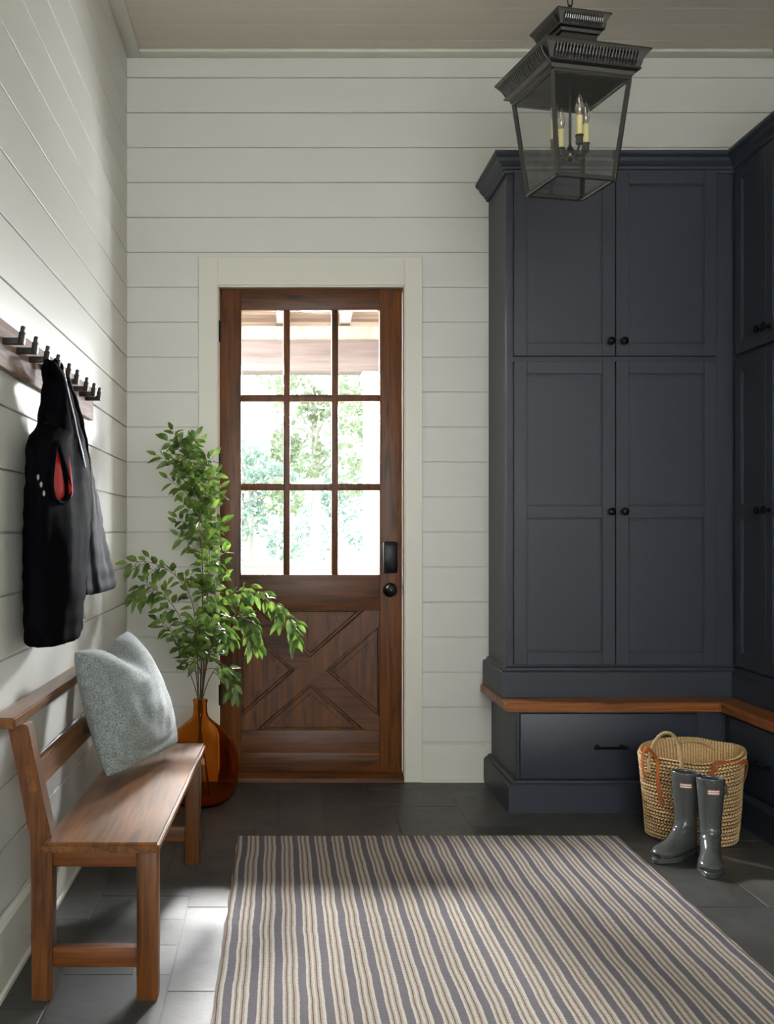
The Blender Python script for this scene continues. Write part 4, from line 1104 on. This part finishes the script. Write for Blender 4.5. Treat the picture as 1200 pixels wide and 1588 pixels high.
# ------------------------------------------------------------------ boots
def boot(loc, rotz, label, mirror=1, label_side=-1):
    t = thing('rubber_boot', label, 'boot', loc, rotz, 'pair of rubber boots in front of the basket')
    # local: toe points to -y; sections given by back and front point (v = distance toward toe, z) and half width
    secs = [((-0.058, 0.312), (0.050, 0.320), 0.050), ((-0.058, 0.300), (0.050, 0.306), 0.050), ((-0.056, 0.25), (0.047, 0.255), 0.047), ((-0.050, 0.19), (0.041, 0.195), 0.042),
            ((-0.046, 0.14), (0.040, 0.146), 0.038), ((-0.048, 0.105), (0.048, 0.120), 0.037), ((-0.054, 0.07), (0.064, 0.104), 0.037), ((-0.058, 0.04), (0.080, 0.092), 0.037), ((-0.05, 0.016), (0.098, 0.080), 0.037),
            ((0.01, 0.012), (0.118, 0.070), 0.039), ((0.07, 0.012), (0.138, 0.062), 0.044), ((0.115, 0.012), (0.158, 0.056), 0.043), ((0.15, 0.013), (0.176, 0.046), 0.034), ((0.176, 0.016), (0.186, 0.034), 0.018)]
    rings = []
    # smooth sections
    full = []
    for k in range(len(secs) - 1):
        for i in range(4):
            f = i / 4; q = [max(k - 1, 0), k, k + 1, min(k + 2, len(secs) - 1)]
            fl = [list(secs[j][0]) + list(secs[j][1]) + [secs[j][2]] for j in q]
            full.append([0.5 * (2 * fl[1][m] + (fl[2][m] - fl[0][m]) * f + (2 * fl[0][m] - 5 * fl[1][m] + 4 * fl[2][m] - fl[3][m]) * f * f + (3 * fl[1][m] - fl[0][m] - 3 * fl[2][m] + fl[3][m]) * f ** 3) for m in range(5)])
    full.append(list(secs[-1][0]) + list(secs[-1][1]) + [secs[-1][2]])
    N = 36
    for idx, (v0, z0, v1, z1, hw) in enumerate(full):
        c = Vector(((v0 + v1) / 2, (z0 + z1) / 2)); h = Vector(((v1 - v0) / 2, (z1 - z0) / 2)); ring = []
        cr = 0.0
        if 18 <= idx <= 24: cr = 0.0025 * sin((idx - 18) * 1.6)      # ankle creases
        for k in range(N):
            a = 2 * pi * k / N; ex = 0.9; ca, sa = cos(a), sin(a)
            w_ = (hw + cr) * math.copysign(abs(sa) ** ex, sa); l_ = math.copysign(abs(ca) ** ex, ca)
            p = c + h * l_ * (1 + cr * 10)
            ring.append(Vector((w_, -p.x, max(p.y, 0.008))))
        rings.append(ring)
    bm = bmesh.new(); add_loft(bm, rings, False, True)
    o = obj('upper', bm, M['rubber'], t, local=True, angle=75)
    mod(o, 'SOLIDIFY', thickness=0.004, offset=-1); mod(o, 'SUBSURF', levels=1, render_levels=1)
    # rim band
    bm = bmesh.new()
    pts = [r_ + Vector((0, 0, -0.004)) for r_ in rings[0]]; cen = sum(pts, Vector()) / N
    add_loft(bm, [[cen + (p - cen) * 1.03 + Vector((0, 0, dz)) for p in pts] for dz in (0.006, 0.002, -0.012)] + [[cen + (p - cen) * s + Vector((0, 0, dz)) for p in pts] for s, dz in ((0.985, -0.012), (0.955, 0.0), (0.975, 0.006), (1.0, 0.0085))], False, False)
    bm.faces.ensure_lookup_table()
    vs = list(bm.verts); n_ = len(vs)
    for k in range(N): bm.faces.new((vs[n_ - N + k], vs[n_ - N + (k + 1) % N], vs[(k + 1) % N], vs[k]))
    obj('top_band', bm, M['rubber'], t, local=True, angle=60)
    # sole
    out = []
    for k in range(40):
        a = 2 * pi * k / 40; v = 0.064 + 0.127 * cos(a); tt = (v + 0.063) / 0.254
        w_ = 0.036 + 0.012 * math.exp(-((tt - 0.68) / 0.2) ** 2) - 0.006 * math.exp(-((tt - 0.38) / 0.12) ** 2)
        out.append((w_ * math.copysign(abs(sin(a)) ** 0.75, sin(a)), -v))
    bm = bmesh.new(); add_loft(bm, [[Vector((x * s, y * (s if s > 1 else 1), z)) for x, y in out] for s, z in ((0.96, 0.0005), (1.02, 0.003), (1.03, 0.016), (1.0, 0.021), (0.9, 0.022))])
    obj('sole', bm, M['rubber'], t, local=True, angle=40)
    # toe cap bead
    bm = bmesh.new(); pts = []
    for k in range(13):
        a = -pi / 2 + pi * k / 12; pts.append((0.042 * sin(a), -(0.14 + 0.047 * cos(a)), 0.026 + 0.012 * cos(a)))
    add_tube(bm, pts, 0.0035, 6); obj('toe_bead', bm, M['rubber'], t, local=True)
    # side buckle tab
    bm = bmesh.new(); add_box(bm, (mirror * 0.046, -0.008, 0.262), (mirror * 0.058, 0.012, 0.296), 0.003); obj('buckle_tab', bm, M['sole'], t, local=True)
    # label on the front of the shaft
    ang = label_side
    bm = bmesh.new(); rot = Matrix.Rotation(ang, 4, 'Z')
    def plate(w2, z0, z1, off):
        g = []
        for i in range(9):
            x = -w2 + 2 * w2 * i / 8; q = x / 0.049
            col = [rot @ Vector((0.049 * sin(q), -(0.051 + off) * cos(q) + 0.004 * 0, z)) for z in (z0, z1)]
            g.append(col)
        fr = [[bm.verts.new(p) for p in c] for c in g]
        bk = [[bm.verts.new(Vector((p.x * 0.95, p.y * 0.95, p.z))) for p in c] for c in g]
        for i in range(8):
            bm.faces.new((fr[i][0], fr[i + 1][0], fr[i + 1][1], fr[i][1])); bm.faces.new((bk[i][1], bk[i + 1][1], bk[i + 1][0], bk[i][0]))
            bm.faces.new((fr[i][1], fr[i + 1][1], bk[i + 1][1], bk[i][1])); bm.faces.new((fr[i][0], bk[i][0], bk[i + 1][0], fr[i + 1][0]))
    plate(0.022, 0.268, 0.286, 0.001); r_ = obj('badge', bm, M['lab_r'], t, local=True, smooth=False); r_['label'] = 'small red and white maker badge'
    bm = bmesh.new(); plate(0.0205, 0.2705, 0.2755, 0.002); plate(0.0205, 0.2785, 0.2835, 0.002); obj('badge_face', bm, M['lab_w'], r_, local=True, smooth=False)
    return t
boot((1.572, 3.87, 0.0), radians(-56), 'grey rubber boot with its toe pointing left, touching the front of the basket', 1, radians(35))
boot((1.628, 3.775, 0.0), radians(-23), 'grey rubber boot with its toe pointing at the viewer, right of its pair', 1, radians(12))
